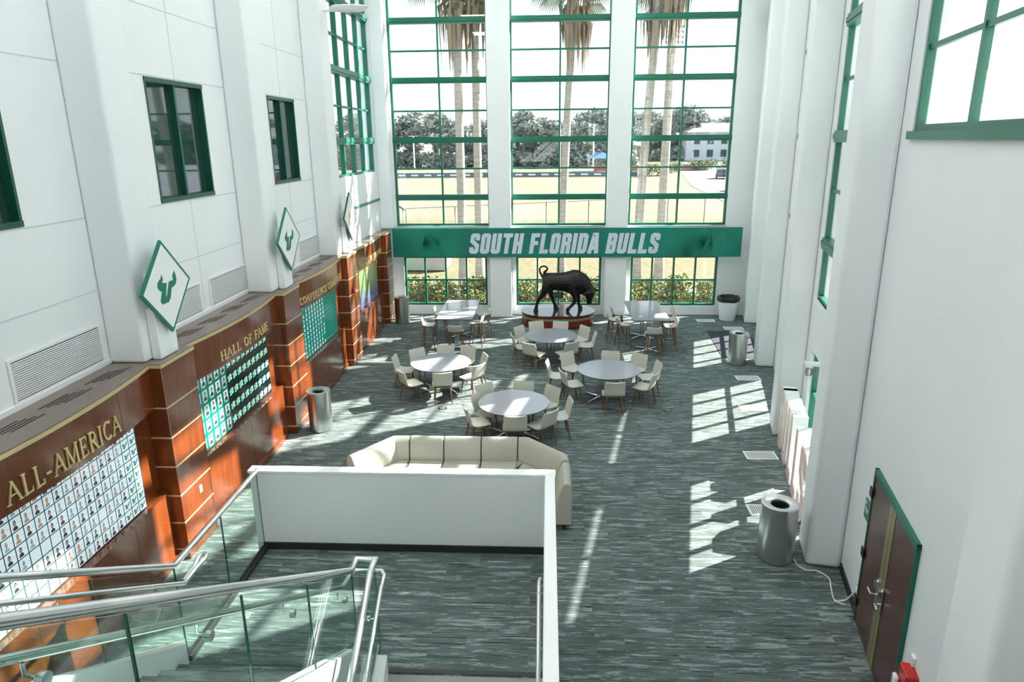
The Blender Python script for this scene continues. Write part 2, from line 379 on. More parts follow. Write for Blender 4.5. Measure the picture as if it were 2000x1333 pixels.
BOLD = {
 'S': (.46, [([(.36, .66), (.36, .86), (.32, .9), (.14, .9), (.1, .86), (.1, .62), (.36, .4), (.36, .14), (.32, .1), (.14, .1), (.1, .14), (.1, .32)], 0)]),
 'O': (.46, [([(.1, .14), (.1, .86), (.14, .9), (.32, .9), (.36, .86), (.36, .14), (.32, .1), (.14, .1)], 1)]),
 'U': (.46, [([(.1, 1), (.1, .14), (.14, .1), (.32, .1), (.36, .14), (.36, 1)], 0)]),
 'T': (.46, [([(.23, 0), (.23, .9)], 0), ([(.0, .9), (.46, .9)], 0)]),
 'H': (.46, [([(.1, 0), (.1, 1)], 0), ([(.36, 0), (.36, 1)], 0), ([(.1, .5), (.36, .5)], 0)]),
 'F': (.42, [([(.1, 0), (.1, 1)], 0), ([(.1, .9), (.42, .9)], 0), ([(.1, .52), (.38, .52)], 0)]),
 'L': (.42, [([(.1, 0), (.1, 1)], 0), ([(.1, .1), (.42, .1)], 0)]),
 'R': (.46, [([(.1, 0), (.1, 1)], 0), ([(.1, .9), (.32, .9), (.36, .86), (.36, .58), (.3, .5), (.1, .5)], 0), ([(.26, .5), (.36, .4), (.36, 0)], 0)]),
 'I': (.2, [([(.1, 0), (.1, 1)], 0)]),
 'D': (.46, [([(.1, .1), (.1, .9), (.3, .9), (.36, .84), (.36, .16), (.3, .1)], 1)]),
 'A': (.5, [([(.08, 0), (.2, .92), (.3, .92), (.42, 0)], 0), ([(.12, .28), (.38, .28)], 0)]),
 'B': (.46, [([(.1, 0), (.1, 1)], 0), ([(.1, .9), (.32, .9), (.36, .86), (.36, .6), (.3, .51)], 0), ([(.1, .51), (.3, .51), (.36, .44), (.36, .14), (.32, .1), (.1, .1)], 0)]),
 'E': (.42, [([(.1, 0), (.1, 1)], 0), ([(.1, .9), (.42, .9)], 0), ([(.1, .5), (.38, .5)], 0), ([(.1, .1), (.42, .1)], 0)]),
 'X': (.5, [([(.06, 0), (.44, 1)], 0), ([(.44, 0), (.06, 1)], 0)]),
 ' ': (.22, []),
}
def text_width(txt, font, gap):
    return sum(font[c][0] for c in txt) + gap * (len(txt) - 1)
def put_text(mb, txt, font, fn, u0, u1, v0, h, w0, w1, gap, shear=0, mi=0, stroke=None):
    """fill u0..u1 with txt; fn(u,v,w)->point"""
    tw = text_width(txt, font, gap); k = (u1 - u0) / tw; x = 0; cnt = 0
    for ch in txt:
        g = font[ch]; polys = []
        for st in g[1]:
            if font is SERIF: polys += strip(st[0], st[1], bool(st[2]))
            else: polys += strip(st[0], stroke or BW, bool(st[1]))
        if font is SERIF:
            for (a, b) in g[2]: polys.append([(a - .12, b - .025), (a + .12, b - .025), (a + .12, b + .025), (a - .12, b + .025)])
        for q in polys:
            pp = [(u0 + (x + a + shear * (b - .5)) * k, v0 + b * h) for a, b in q]
            cnt += 1; wx = w1 + (.00035 if w1 > w0 else 0) * (cnt % 7)
            vs = [fn(a, b, w0) for a, b in pp] + [fn(a, b, wx) for a, b in pp]
            mb.add(vs, [(0, 1, 2, 3), (7, 6, 5, 4), (0, 4, 5, 1), (1, 5, 6, 2), (2, 6, 7, 3), (3, 7, 4, 0)], mi)
        x += g[0] + gap

LOGO_PX = [(252,460),(268,500),(262,540),(305,538),(300,665),(308,665),(325,525),(352,512),(366,505),(358,465),(373,415),(390,450),(400,495),(395,540),(372,570),(354,582),(345,680),(328,720),(270,742),(250,715),(262,625),(238,612),(220,590),(218,550),(235,515),(248,500)]
def logo_poly():
    import itertools
    LR = (465 / 2, -195 / 2); BT = (-138 / 2, -857 / 2); cx, cy = 313, 573
    det = LR[0] * BT[1] - LR[1] * BT[0]; out = []
    for x, y in LOGO_PX:
        dx, dy = x - cx, y - cy
        a = (dx * BT[1] - dy * BT[0]) / det; b = (LR[0] * dy - LR[1] * dx) / det
        out.append((a * .66, b * .66))
    return out
LOGO = logo_poly()

# ================================================================== SETTING
D2 = Vector((.2045, 1)).normalized(); P0 = Vector((4.31, 9.05))
def RT(s, n, z): return (P0.x + D2.x * s + D2.y * n, P0.y + D2.y * s - D2.x * n, z)      # s along the right wall, n outwards
def ET(s, n, z): return (s, 24.5 + n, z)                                                   # end wall
def LT(s, n, z): return (-6.15 - n, s, z)                                                  # left wall
def LT2(s, n, z): return (-5.8 - n, s, z)                                                  # left wall, last bay
TOPZ = 12.6
def wall(name, T, s0, s1, z0, z1, thick, holes, mats=None):
    mb = MB(T); ss = sorted({s0, s1} | {h[0] for h in holes} | {h[1] for h in holes}); zz = sorted({z0, z1} | {h[2] for h in holes} | {h[3] for h in holes})
    for i in range(len(ss) - 1):
        j = 0
        while j < len(zz) - 1:
            def hole(a, b): 
                cs, cz = (ss[i] + ss[i + 1]) / 2, (a + b) / 2
                return any(h[0] < cs < h[1] and h[2] < cz < h[3] for h in holes)
            if hole(zz[j], zz[j + 1]): j += 1; continue
            k = j
            while k + 1 < len(zz) - 1 and not hole(zz[k + 1], zz[k + 2]): k += 1
            mb.box(ss[i], 0, zz[j], ss[i + 1], thick, zz[k + 1]); j = k + 1
    return struct(mb.build(name, mats or M['wall']))

fl = MB().box(-6.6, -4.2, -.2, 8.4, 24.75, 0).build('floor', M['carpet']); struct(fl)
uf = MB().box(-6.4, -4.2, 4.25, 3.0, -.6, 4.5).build('floor', M['carpet']); struct(uf)
ce = MB().box(-6.6, -4.2, TOPZ, 8.6, 24.75, TOPZ + .2).build('ceiling', M['ceiling']); struct(ce)
struct(MB().box(-6.6, -4.4, 0, 8.4, -4.2, TOPZ).build('wall_back', M['wall']))

UZ0, UZ1 = 3.2, 11.6
# end wall
EW = [(-5.29, -1.99), (-1.26, 2.07), (2.80, 6.15)]; EL = [(-5.12, -2.13), (-1.09, 1.92), (2.96, 5.99)]
wall('wall_end', ET, -6.4, 7.9, 0, TOPZ, .28, [(a, b, UZ0, UZ1) for a, b in EW] + [(a, b, .33, 2.12) for a, b in EL])
RB = [4.8 * k for k in range(-3, 3)]
holes = []
for k, s0 in enumerate(RB):
    lowz = 6.15 if s0 < 0 else UZ0 - .08
    holes.append((s0 + 1.03, s0 + 4.38, lowz, UZ1))
    if s0 >= 0: holes.append((s0 + 1.13, s0 + 4.28, .36, 2.12))
wall('wall_right', RT, -13.8, 15.9, 0, TOPZ, .28, holes)
LW = [(6.05, 7.93), (10.98, 12.83), (15.82, 17.5)]
wall('wall_left', LT, -4.2, 19.34, 0, TOPZ, .28, [(a, b, 5.17, 7.08) for a, b in LW])
wall('wall_left', LT2, 19.345, 24.5, 0, TOPZ, .28, [(19.5, 24.0, 5.1, UZ1)])
struct(MB().box(-6.43, 19.34, 0, -6.08, 19.344, TOPZ).build('wall_left', M['wall']))

def window(T, s0, s1, z0, z1, cols, thick, thin, name, parts='green', depth=.12, n0=.06, sillw=.10, glassmat='pane', g=.14, mw=.055):
    base = T((s0 + s1) / 2, n0, z0); w = empty(name, base); struct(w)
    fr = MB(T); fw_ = .07
    fr.box(s0, n0, z0, s0 + fw_, n0 + depth, z1); fr.box(s1 - fw_, n0, z0, s1, n0 + depth, z1)
    fr.box(s0 + fw_, n0, z0, s1 - fw_, n0 + depth, z0 + fw_); fr.box(s0 + fw_, n0, z1 - fw_, s1 - fw_, n0 + depth, z1)
    fr.build('window_frame', M[parts], w)
    for z in thick:
        t = MB(T); t.box(s0 - .0, n0 - .05, z - g / 2, s1, n0 + depth + .02, z + g / 2); t.box(s0, n0 - .07, z - g * .2, s1, n0 - .05, z + g * .25); t.build('transom', M[parts], w)
    edges = [z0] + list(thick) + [z1]
    for z in thin:
        MB(T).box(s0 + fw_, n0 + .02, z - .028, s1 - fw_, n0 + depth - .02, z + .028).build('glazing_bar', M[parts], w)
    for i in range(1, cols):
        x = s0 + (s1 - s0) * i / cols
        MB(T).box(x - mw / 2, n0 + .005, z0 + fw_, x + mw / 2, n0 + depth - .005, z1 - fw_).build('mullion', M[parts], w)
    MB(T).box(s0 + .03, n0 + depth * .5 - .004, z0 + .03, s1 - .03, n0 + depth * .5 + .004, z1 - .03).build('pane', M[glassmat], w)
    return w
THK = [4.18, 6.1, 8.02, 9.86]; THN = [5.15, 7.05, 8.94, 10.75]
wi = 1
for a, b in EW: window(ET, a, b, UZ0, UZ1, 2, THK, THN, 'window_%d' % wi, g=.19); wi += 1
for a, b in EL: window(ET, a, b, .33, 2.12, 4, [], [1.25], 'window_%d' % wi); wi += 1
for s0 in RB:
    lz = 6.15 if s0 < 0 else UZ0 - .08
    window(RT, s0 + 1.03, s0 + 4.38, lz, UZ1, 2, [z for z in THK if z > lz + .2], [z for z in THN if z > lz], 'window_%d' % wi, g=.2, depth=.09, n0=.02); wi += 1
    if s0 >= 0: window(RT, s0 + 1.13, s0 + 4.28, .36, 2.12, 4, [], [1.25], 'window_%d' % wi); wi += 1
window(LT2, 19.5, 24.0, 5.1, UZ1, 4, [6.1, 8.0, 9.85], [7.05, 8.92, 10.75], 'window_%d' % wi, g=.2, depth=.14, mw=.09); wi += 1
for a, b in LW:
    w = empty('window_%d' % wi, LT((a + b) / 2, .1, 5.17)); struct(w); wi += 1
    f = MB(LT); f.box(a, -.01, 5.17, a + .045, .16, 7.08); f.box(b - .045, -.01, 5.17, b, .16, 7.08); f.box(a, -.02, 5.17, b, .16, 5.24); f.box(a, -.02, 7.01, b, .16, 7.08)
    f.build('window_frame', M['greend'], w)
    MB(LT).box((a + b) / 2 - .03, .02, 5.24, (a + b) / 2 + .03, .16, 7.01).build('mullion', M['greend'], w)
    MB(LT).box(a + .05, .1, 5.22, b - .05, .12, 7.03).build('pane', M['darkglass'], w)
    MB(LT).box(a, .25, 5.17, b, .28, 7.08).build('dark_backing', M['dark'], w)  # dark sheet standing in for the unlit room behind the glass
# right sills inside
tn = 1
def trim(mb, mm): 
    global tn
    o = mb.build('trim_%d' % tn, mm); tn += 1; return struct(o)
for s0 in RB:
    lz = 6.15 if s0 < 0 else UZ0 - .08
    mb = MB(RT); mb.box(s0 + .98, -.05, lz - .09, s0 + 4.43, .06, lz); trim(mb, M['green'] if s0 < 0 else M['white'])
trim(MB(LT2).box(19.0, -.03, 4.12, 24.45, .0, 4.2), M['green'])
for a, b in EW: trim(MB(ET).box(a - .02, -.05, 3.185, b + .02, .06, 3.2), M['white'])
# wall panel joints, left wall
for z in (4.17, 5.15, 7.1, 8.12, 10.0):
    mb = MB(LT)
    for a, b in ((5.0, 9.05), (9.75, 13.75), (14.45, 18.4)):
        ws = [w for w in LW if a < w[0] < b and 5.1 < z < 7.09]
        if ws: mb.box(a, -.003, z - .008, ws[0][0], .0, z + .008); mb.box(ws[0][1], -.003, z - .008, b, 0, z + .008)
        else: mb.box(a, -.003, z - .008, b, 0, z + .008)
    trim(mb, M['seam'])
for y in (7.0, 11.92, 16.65):
    mb = MB(LT); mb.box(y - .008, -.003, 3.12, y + .008, 0, 5.17); mb.box(y - .008, -.003, 7.08, y + .008, 0, TOPZ); trim(mb, M['seam'])

# piers and columns
def column(T, s0, s1, n0, n1, z0, z1, r=.05):
    mb = MB(T); mb.box(s0, n0, z0, s1, n1, z1); return struct(mb.build('column', M['wall'], bevel=r, seg=3))
for a, b in ((-2.0, -1.25), (2.03, 2.75)): column(ET, a, b, -.45, 0, 0, TOPZ, .02)
column(ET, -5.8, -5.36, -.35, 0, 3.15, TOPZ, .03)
for s0 in (-14.4, -10.4, -5.62, 0, 4.8, 9.62, 14.43): column(RT, s0 + .02, s0 + .74, -.49, 0, 0, TOPZ, .06)
for y0 in (-.3, 4.4, 9.05, 13.72, 18.4): column(LT, y0, y0 + .7, -.52, .0, 3.12, TOPZ, .04)
# outside the right wall each pier carries on as a buttress
for s0 in (-9.6, -4.8, 0, 4.8, 9.62, 14.43): 
    mb = MB(RT); mb.box(s0 - .02, .28, 0, s0 + .74, .48, TOPZ + .5); struct(mb.build('column', M['stucco']))

# covered walk outside the right wall: one long canopy roof on brackets
t = thing('walkway_canopy', 'long pale canopy roof outside the right wall above the first row of tall windows', 'canopy', RT(5, 1.6, 6.05))
MB(RT).box(-1.0, .485, 5.98, 15.3, 3.14, 6.1).build('canopy_roof', M['stucco'], t)
for s0 in (0, 4.8, 9.62, 14.43):
    MB(RT).prism([(.485, 5.975), (.485, 5.2), (2.9, 5.975)], lambda u, v, w: (w, u, v), s0 + .3, s0 + .36).build('bracket', M['stucco'], t)

# unseen glowing panels added above the frame as fill light for the hall
for i in range(4):
    for j in range(3):
        x, y = -4.0 + 4.0 * j, 2 + 6.2 * i
        t = thing('ceiling_fill', 'added unseen square ceiling fill panel, %s in the %s row from the stairs' % (('left', 'middle', 'right')[j], ('first', 'second', 'third', 'fourth')[i]), 'fill light', (x, y, TOPZ), 0, 'added ceiling fill panels')
        MB().box(x - .75, y - .75, TOPZ - .08, x + .75, y + .75, TOPZ - .001).build('housing', M['white'], t)
        MB().box(x - .68, y - .68, TOPZ - .1, x + .68, y + .68, TOPZ - .08).build('diffuser', M['fillglow'], t)

# baseboards
mb = MB(RT)
mb.box(-4.0, -.02, 0, -2.9, 0, .13); mb.box(-1.06, -.02, 0, .0, 0, .13)
struct(mb.build('baseboard_right', M['black']))

# ---- door in the right wall
dr = empty('door_1', RT(-1.98, 0, 0)); struct(dr)
mb = MB(RT); mb.box(-1.13, -.045, 0, -1.095, .02, 2.18); mb.box(-2.845, -.045, 0, -2.83, .02, 2.18); mb.box(-2.845, -.045, 2.1, -1.095, .02, 2.18); mb.build('door_frame', M['green'], dr)
for a, b in ((-1.97, -1.13), (-2.83, -1.98)):
    l = MB(RT).box(a, -.035, .01, b, .0, 2.1).build('door_leaf', M['wooddoor'], dr)
    e0, e1 = (a, a + .125) if b > -1.5 else (b - .105, b)
    MB(RT).box(e0, -.04, .01, e1, -.035, 2.1).build('edge_strip', M['brassdoor'], l)
    hs = (a + b) / 2 + (-.33 if b > -1.5 else .33)
    h = MB(RT); h.box(hs - .035, -.055, .82, hs + .035, -.04, 1.12); h.tube([(hs, -.05, .92), (hs, -.11, .92), (hs + (.12 if b > -1.5 else -.12), -.115, .92)], .013, 10); h.box(hs - .025, -.09, 1.02, hs + .025, -.055, 1.1)
    h.build('door_handle', M['chrome'], l)
for z in (.3, 1.0, 1.85): MB(RT).box(-1.16, -.06, z - .06, -1.05, -.045, z + .06).build('hinge', M['black'], dr)
# sign beside door
t = thing('door_sign', 'small green sign with white lines on the wall beside the brown door', 'sign', RT(-.9, 0, 1.5))
MB(RT).box(-1.02, -.02, 1.36, -.8, -.002, 1.62).build('plate', M['green'], t)
mb = MB(RT)
for i, (a, b) in enumerate(((-.98, -.84), (-.96, -.86))): mb.box(a, -.023, 1.5 - .04 * i, b, -.02, 1.515 - .04 * i)
mb.box(-.87, -.023, 1.56, -.83, -.02, 1.59)
mb.build('lettering', M['white'], t)
# power outlet + cable
t = thing('wall_outlet', 'white wall outlet with a plug beside the brown door near the floor', 'outlet', RT(-.93, 0, .27))
MB(RT).box(-.97, -.012, .22, -.89, -.0015, .34).build('cover_plate', M['whitep'], t)
MB(RT).box(-.955, -.05, .235, -.9, -.012, .285).build('plug', M['cream'], t)
cb = [RT(-.93, -.05, .25), RT(-.9, -.12, .12), RT(-.8, -.22, .012), (4.05, 8.25, .008), (3.95, 8.35, .008), (4.0, 8.6, .008), (4.06, 8.85, .008), (3.95, 9.02, .008), (3.8, 9.03, .008), (3.72, 9.2, .008), (3.74, 9.5, .008)]
def spline(P, k=6):
    P = [Vector(p) for p in P]; Q = [P[0]] + P + [P[-1]]; out = []
    for i in range(1, len(Q) - 2):
        for j in range(k):
            t_ = j / k; a, b, c, d = Q[i - 1:i + 3]
            out.append(.5 * ((2 * b) + (c - a) * t_ + (2 * a - 5 * b + 4 * c - d) * t_ ** 2 + (3 * b - a - 3 * c + d) * t_ ** 3))
    return out + [P[-1]]
o = MB().tube(spline(cb), .009, 8).build('power_cable', M['whitep']); tag(o, 'thin white cable curling over the carpet from wall outlet to big steel bin', 'cable')
# red fire alarm unit near the camera
t = thing('fire_alarm', 'red alarm box with strobe on the white wall, bottom right by the door', 'fire alarm', RT(-3.12, 0, .95))
a = MB(RT); a.box(-3.36, -.12, .72, -3.13, -.0, 1.02); a.build('alarm_body', M['red'], t, bevel=.015)
MB(RT).box(-3.22, -.17, .74, -3.12, -.121, .88).build('strobe_lens', M['lens'], t, bevel=.02)
MB(RT).box(-3.2, -.03, 1.021, -3.12, -.002, 1.12).build('mounting_plate', M['whitep'], t)
# exit sign
t = thing('exit_sign', 'clear plastic exit sign on the right wall by the green low window', 'exit sign', RT(3.0, 0, 2.2))
e = MB(RT); e.box(2.8, -.34, 2.22, 2.95, -.0, 2.27); e.build('sign_bracket', M['whitep'], t)
MB(RT).box(2.86, -.34, 1.98, 2.88, -.02, 2.22).build('sign_panel', M['pane'], t)
mb = MB(); put_text(mb, 'EXIT', BOLD, lambda u, v, w: RT(2.855 - w, -.31 + u, v), 0, .26, 2.03, .14, 0, .004, .1); mb.build('lettering', M['metal_g'], t)

# ---- banner
t = thing('banner', 'long teal banner reading SOUTH FLORIDA BULLS hung across the end wall', 'banner', (.6, 23.95, 2.68))
MB().box(-5.36, 23.94, 2.18, 6.6, 23.99, 3.18).build('banner_panel', M['banner'], t)
mb = MB()
put_text(mb, 'SOUTH FLORIDA BULLS', BOLD, lambda u, v, w: (u, 23.94 - w, v), -2.66, 3.82, 2.30, .70, 0, .006, .075, .16)
mb.build('lettering', M['btext'], t)
random.seed(5)
def frondprint(cx, cz, ang, L, mb):
    for i in range(26):
        a = ang + radians(-70 + 140 * i / 25); l = L * (.75 + .25 * cos(radians(-70 + 140 * i / 25)))
        x1, z1 = cx + cos(a) * l, cz + sin(a) * l; nx, nz = -sin(a) * .018, cos(a) * .018
        pts = [(cx, cz), (cx + (x1 - cx) * .5 + nx, cz + (z1 - cz) * .5 + nz), (x1, z1), (cx + (x1 - cx) * .5 - nx, cz + (z1 - cz) * .5 - nz)]
        pts = [(x, min(3.175, max(2.185, z))) for x, z in pts]
        mb.add([(x, 23.938, z) for x, z in pts] + [(x, 23.94, z) for x, z in pts], [(0, 1, 2, 3), (7, 6, 5, 4), (0, 4, 5, 1), (1, 5, 6, 2), (2, 6, 7, 3), (3, 7, 4, 0)])
for cx, cz, an, L in ((5.2, 2.25, 2.4, 1.0), (4.3, 2.3, .9, 1.1), (6.1, 2.5, 2.9, .9), (5.6, 2.9, 3.5, .8), (-4.6, 2.4, .5, 1.0), (-3.6, 2.3, .9, .9), (-4.2, 3.0, -.6, .8)):
    mb = MB(); frondprint(cx, cz, an, L, mb); mb.build('palm_print', M['frond'], t)

# ================================================================== WOOD DISPLAY WALL (left)
PY = [4.3, 9.0, 13.72, 18.42, 23.1]; PW = .92
def curve(y, a, b, x0=-5.57, bulge=.15):
    t = (y - a) / (b - a); return x0 + bulge * (1 - (2 * t - 1) ** 2)
ORD = ['nearest the stairs', 'behind the steel bin, between the hall of fame and green boards', 'with the red alarm, before the last board', 'at the far corner beside the banner']
pier_lab = ['gold banded wood pier left of the All-America board, mostly out of frame',
            'gold banded wood pier with a white outlet, right of the All-America board',
            'gold banded wood pier behind the left steel bin, right of the Hall of Fame board',
            'gold banded wood pier with a red alarm, before the farthest board',
            'gold banded wood pier in the far corner beside the green banner']
for k, y in enumerate(PY):
    y1 = min(y + PW, 23.9)
    t = thing('wood_pier', pier_lab[k], 'pier', (-5.6, (y + y1) / 2, 0), 0, 'gold banded wood piers of the display wall')
    MB().box(-6.1 if k < 4 else -5.8, y, 0, -5.4, y1, 3.06).build('pier_body', M['wood'], t, bevel=.006, seg=1)
    for z in (.17, .62, 1.07, 1.54, 2.0, 2.46): MB().box(-5.9 if k < 4 else -5.75, y - .004, z - .012, -5.396, y1 + .004, z + .012).build('gold_band', M['gold'], t)
    MB().box(-5.96 if k < 4 else -5.78, y - .012, 3.06, -5.388, y1 + .012, 3.11).build('gold_cap', M['gold'], t)
    MB().box(-6.1 if k < 4 else -5.79, y - .01, 3.11, -5.39, y1 + .01, 3.122).build('pier_top', M['tiletop'], t)
TEXT = ['ALL-AMERICA', 'HALL OF FAME', 'CONFERENCE CHAMPIONS', 'BULLS IN THE PROS']
TPOS = [(6.06, 7.98, .235), (10.85, 12.92, .16), (14.92, 18.1, .155), (19.85, 22.75, .14)]
blab = ['curved wood header and base panel of the All-America display, nearest the stairs', 'curved wood header and base panel of the Hall of Fame display',
        'curved wood header and base panel of the Conference Champions display', 'curved wood header and base panel of the farthest display beside the green banner']
for k in range(4):
    a, b = PY[k] + PW, PY[k + 1]; xb = -6.14 if k < 3 else -5.79
    t = thing('display_bay', blab[k], 'wall panel', (-5.6, (a + b) / 2, 0), 0, 'bays of the wood display wall')
    N = 24; ys = [a + (b - a) * i / N for i in range(N + 1)]
    def slab(z0, z1, f, xback, mm, name, bev=0, parent=t):
        mb = MB(); secs = []
        for yy in ys: xx = f(yy); secs.append([(xback, yy, z0), (xx, yy, z0), (xx, yy, z1), (xback, yy, z1)])
        mb.loft(secs, smooth=True); return mb.build(name, mm, parent, sharp=30)
    slab(2.47, 3.06, lambda y: curve(y, a, b), -5.72, M['wood'], 'header')
    slab(3.06, 3.11, lambda y: curve(y, a, b) + .014, -5.72, M['gold'], 'gold_trim')
    ts = slab(3.1105, 3.125, lambda y: curve(y, a, b) + .008, xb, M['tiletop'], 'top_ledge')
    nv = 4 if k < 3 else 3
    for v in range(nv):
        yc = a + (b - a) * (v + .7) / (nv + .4)
        sm_ = MB()
        for q in range(4):
            yo = yc + .07 * q; xo = -5.92 + .055 * q + (.06 if k == 3 else 0)
            sm_.box(xo, yo - .26, 3.1255, xo + .018, yo + .26, 3.129)
        sm_.build('slot_vent', M['dark'], ts)
    slab(.12, 1.12, lambda y: curve(y, a, b, -5.58, .06), -5.72, M['wood'], 'base_panel')
    slab(1.1205, 1.138, lambda y: curve(y, a, b, -5.572, .06), -5.72, M['wood'], 'sill')
    slab(0, .12, lambda y: curve(y, a, b, -5.555, .07), -5.72, M['wood'], 'plinth')
    for i in (1, 2, 3):
        yy = a + (b - a) * i / 4
        MB().box(curve(yy, a, b) - .002, yy - .003, 2.47, curve(yy, a, b) + .001, yy + .003, 3.06).build('panel_joint', M['black'], t)
        mb = MB(); mb.box(curve(yy, a, b, -5.58, .06) - .002, yy - .003, .12, curve(yy, a, b, -5.58, .06) + .001, yy + .003, 1.12)
        mb.build('panel_joint', M['black'], t)
    MB().box(-5.76, a, 1.14, -5.70, b, 2.47).build('back_panel', M['wood'], t)
    u0, u1, h = TPOS[k]
    mb = MB(); put_text(mb, TEXT[k], SERIF, lambda u, v, w: (curve(u, a, b) + w, u, v), u0, u1, 2.565, h, .004, .02, .1)
    mb.build('lettering', M['goldp'], t)

# screens
def cell(mb, y0, y1, z0, z1, mi, w=.0015, x=-5.648): mb.add([(x, y0, z0), (x, y1, z0), (x, y1, z1), (x, y0, z1), (x - w, y0, z0), (x - w, y1, z0), (x - w, y1, z1), (x - w, y0, z1)], [(0, 1, 2, 3), (7, 6, 5, 4), (0, 4, 5, 1), (1, 5, 6, 2), (2, 6, 7, 3), (3, 7, 4, 0)], mi)
def figure(mb, yc, z0, h, w, ms, mh, x=-5.6465):
    P_ = lambda l: [(x, yc + a * w, z0 + b * h) for a, b in l]
    sh = [(-.5, 0), (.5, 0), (.46, .25), (.2, .38), (-.2, .38), (-.46, .25)]
    hair = [(.3 * cos(t * pi / 5), .68 + .3 * sin(t * pi / 5)) for t in range(10)]; face = [(.2 * cos(t * pi / 4), .62 + .22 * sin(t * pi / 4)) for t in range(8)]
    mb.add(P_(sh), [tuple(range(6))], mh); mb.add(P_(hair), [tuple(range(10))], mh)
    mb.add([(x + .0006, p[1], p[2]) for p in P_(face)], [tuple(range(8))], ms)
def logo(mb, yc, zc, s, mi, x=-5.6462):
    vs = [(x, yc + a * s, zc + b * s) for a, b in LOGO]; tri = tessellate_polygon([[Vector((a, b, 0)) for a, b in LOGO]])
    mb.add(vs, [tuple(t_) for t_ in tri], mi)
slab_lab = ['large bright board of small portrait cards under the All-America lettering', 'dark and green board of portraits and logos under the Hall of Fame lettering',
            'teal board of tiny white athletes under the Conference Champions lettering', 'plain blurred green board in the farthest bay beside the banner']
SCR = [(5.24, 8.55), (9.96, 13.2), (14.72, 17.95), (19.4, 22.6)]
SM = [M[x] for x in ('s_line', 's_white', 's_skin', 's_hair', 's_logo', 's_text', 's_dark', 's_green', 's_teal', 's_cream', 's_pale')]
random.seed(3)
for k, (a, b) in enumerate(SCR):
    z0, z1 = 1.15, 2.45
    t = thing('display_screen', slab_lab[k], 'display board', (-5.68, (a + b) / 2, z0), 0, 'display boards of the left wall')
    MB().box(-5.70, a - .02, z0 - .01, -5.651, b + .02, z1 + .015).build('screen_case', M['black'], t)
    if k == 3:
        o = MB().box(-5.651, a, z0, -5.648, b, z1).build('screen_picture', M['s_field'], None, loc=(-5.648, b, z1)); o.parent = t; o.location = Vector((-5.648, b, z1)) - parent_loc(t)
        continue
    mb = MB(); cell(mb, a, b, z0, z1, 0, .0015, -5.6495)
    if k == 0:
        nc, nr = 20, 8; cw, ch = (b - a) / nc, (z1 - z0) / nr
        for i in range(nc):
            for j in range(nr):
                y0_, zz = a + i * cw, z0 + j * ch; cell(mb, y0_ + .008, y0_ + cw - .008, zz + .007, zz + ch - .007, 1)
                if i >= nc - 2 or (i == nc - 3 and j in (0, 1)): logo(mb, y0_ + cw / 2, zz + ch / 2, .2, 4)
                elif random.random() < .96:
                    figure(mb, y0_ + cw * .38, zz + .018, ch * .72, cw * .42, 2, random.choice((3, 3, 2, 5)))
                    cell(mb, y0_ + cw * .68, y0_ + cw * .9, zz + ch * .5, zz + ch * .53, 5, .0005, -5.6474)
    elif k == 1:
        nc, nr = 15, 5; cw, ch = (b - a) / nc, (z1 - z0) / nr
        for i in range(nc):
            for j in range(nr):
                cw = .235 if i < 6 else (b - a - 6 * .235) / 9
                y0_, zz = a + (i * .235 if i < 6 else 6 * .235 + (i - 6) * cw), z0 + j * ch
                if i < 6:
                    cell(mb, y0_ + .006, y0_ + cw - .006, zz + .006, zz + ch - .006, 7)
                    cell(mb, y0_ + .04, y0_ + cw - .04, zz + .05, zz + ch - .03, 10 if random.random() < .6 else 1, .0005, -5.6474)
                    figure(mb, y0_ + cw / 2, zz + .055, ch * .6, cw * .48, 2, 3, -5.6465)
                    cell(mb, y0_ + .06, y0_ + cw - .06, zz + .02, zz + .035, 9, .0005, -5.6474)
                else:
                    cell(mb, y0_ + .004, y0_ + cw - .004, zz + .004, zz + ch - .004, 6)
                    cell(mb, y0_ + cw * .5, y0_ + cw * .92, zz + ch * .3, zz + ch * .72, 9, .0005, -5.6474)
                    logo(mb, y0_ + cw * .52, zz + ch / 2, .32, 8)
    else:
        nr = 12; ch = (z1 - z0) / nr; nc = 16; cw = (b - a) / nc
        for j in range(nr):
            cell(mb, a + .01, b - .01, z0 + j * ch + .006, z0 + (j + 1) * ch - .004, 7)
            for i in range(11):
                y0_, zz = a + i * cw, z0 + j * ch
                if random.random() < .93:
                    figure(mb, y0_ + cw * .45, zz + .025, ch * .7, cw * .45, 1, 8 if random.random() < .3 else 1)
                    cell(mb, y0_ + cw * .3, y0_ + cw * .8, zz + .014, zz + .019, 10, .0005, -5.6474)
    mb.build('screen_picture', SM, t)

# air grilles on the left wall
gl = ['long white air grille above the All-America ledge, left of the first diamond sign', 'white air grille partly hidden behind the nearest diamond sign', 'white air grille left of the second diamond sign, clear of the first', 'white air grille hidden behind the second diamond sign', 'small white air grille between the second and third diamond signs']
for i, (a, b) in enumerate(((7.28, 8.9), (10.18, 11.79), (12.19, 13.77), (14.9, 16.5), (16.93, 18.45))):
    t = thing('air_grille', gl[i], 'air vent', LT((a + b) / 2, 0, 3.24), 0, 'air grilles above the ledge')
    mb = MB(LT); z0, z1 = 3.22, 3.69
    mb.box(a - .04, -.02, z0 - .04, b + .04, -.003, z0); mb.box(a - .04, -.02, z1, b + .04, -.003, z1 + .04); mb.box(a - .04, -.02, z0, a, -.003, z1); mb.box(b, -.02, z0, b + .04, -.003, z1)
    mb.build('grille_frame', M['white'], t)
    MB(LT).box(a, -.006, z0, b, -.0032, z1).build('backing', M['dark'], t)
    mb = MB(LT)
    for j in range(17): z = z0 + .014 + j * (z1 - z0 - .02) / 17; mb.box(a, -.018, z, b, -.0065, z + .017)
    mb.build('louvres', M['white'], t)
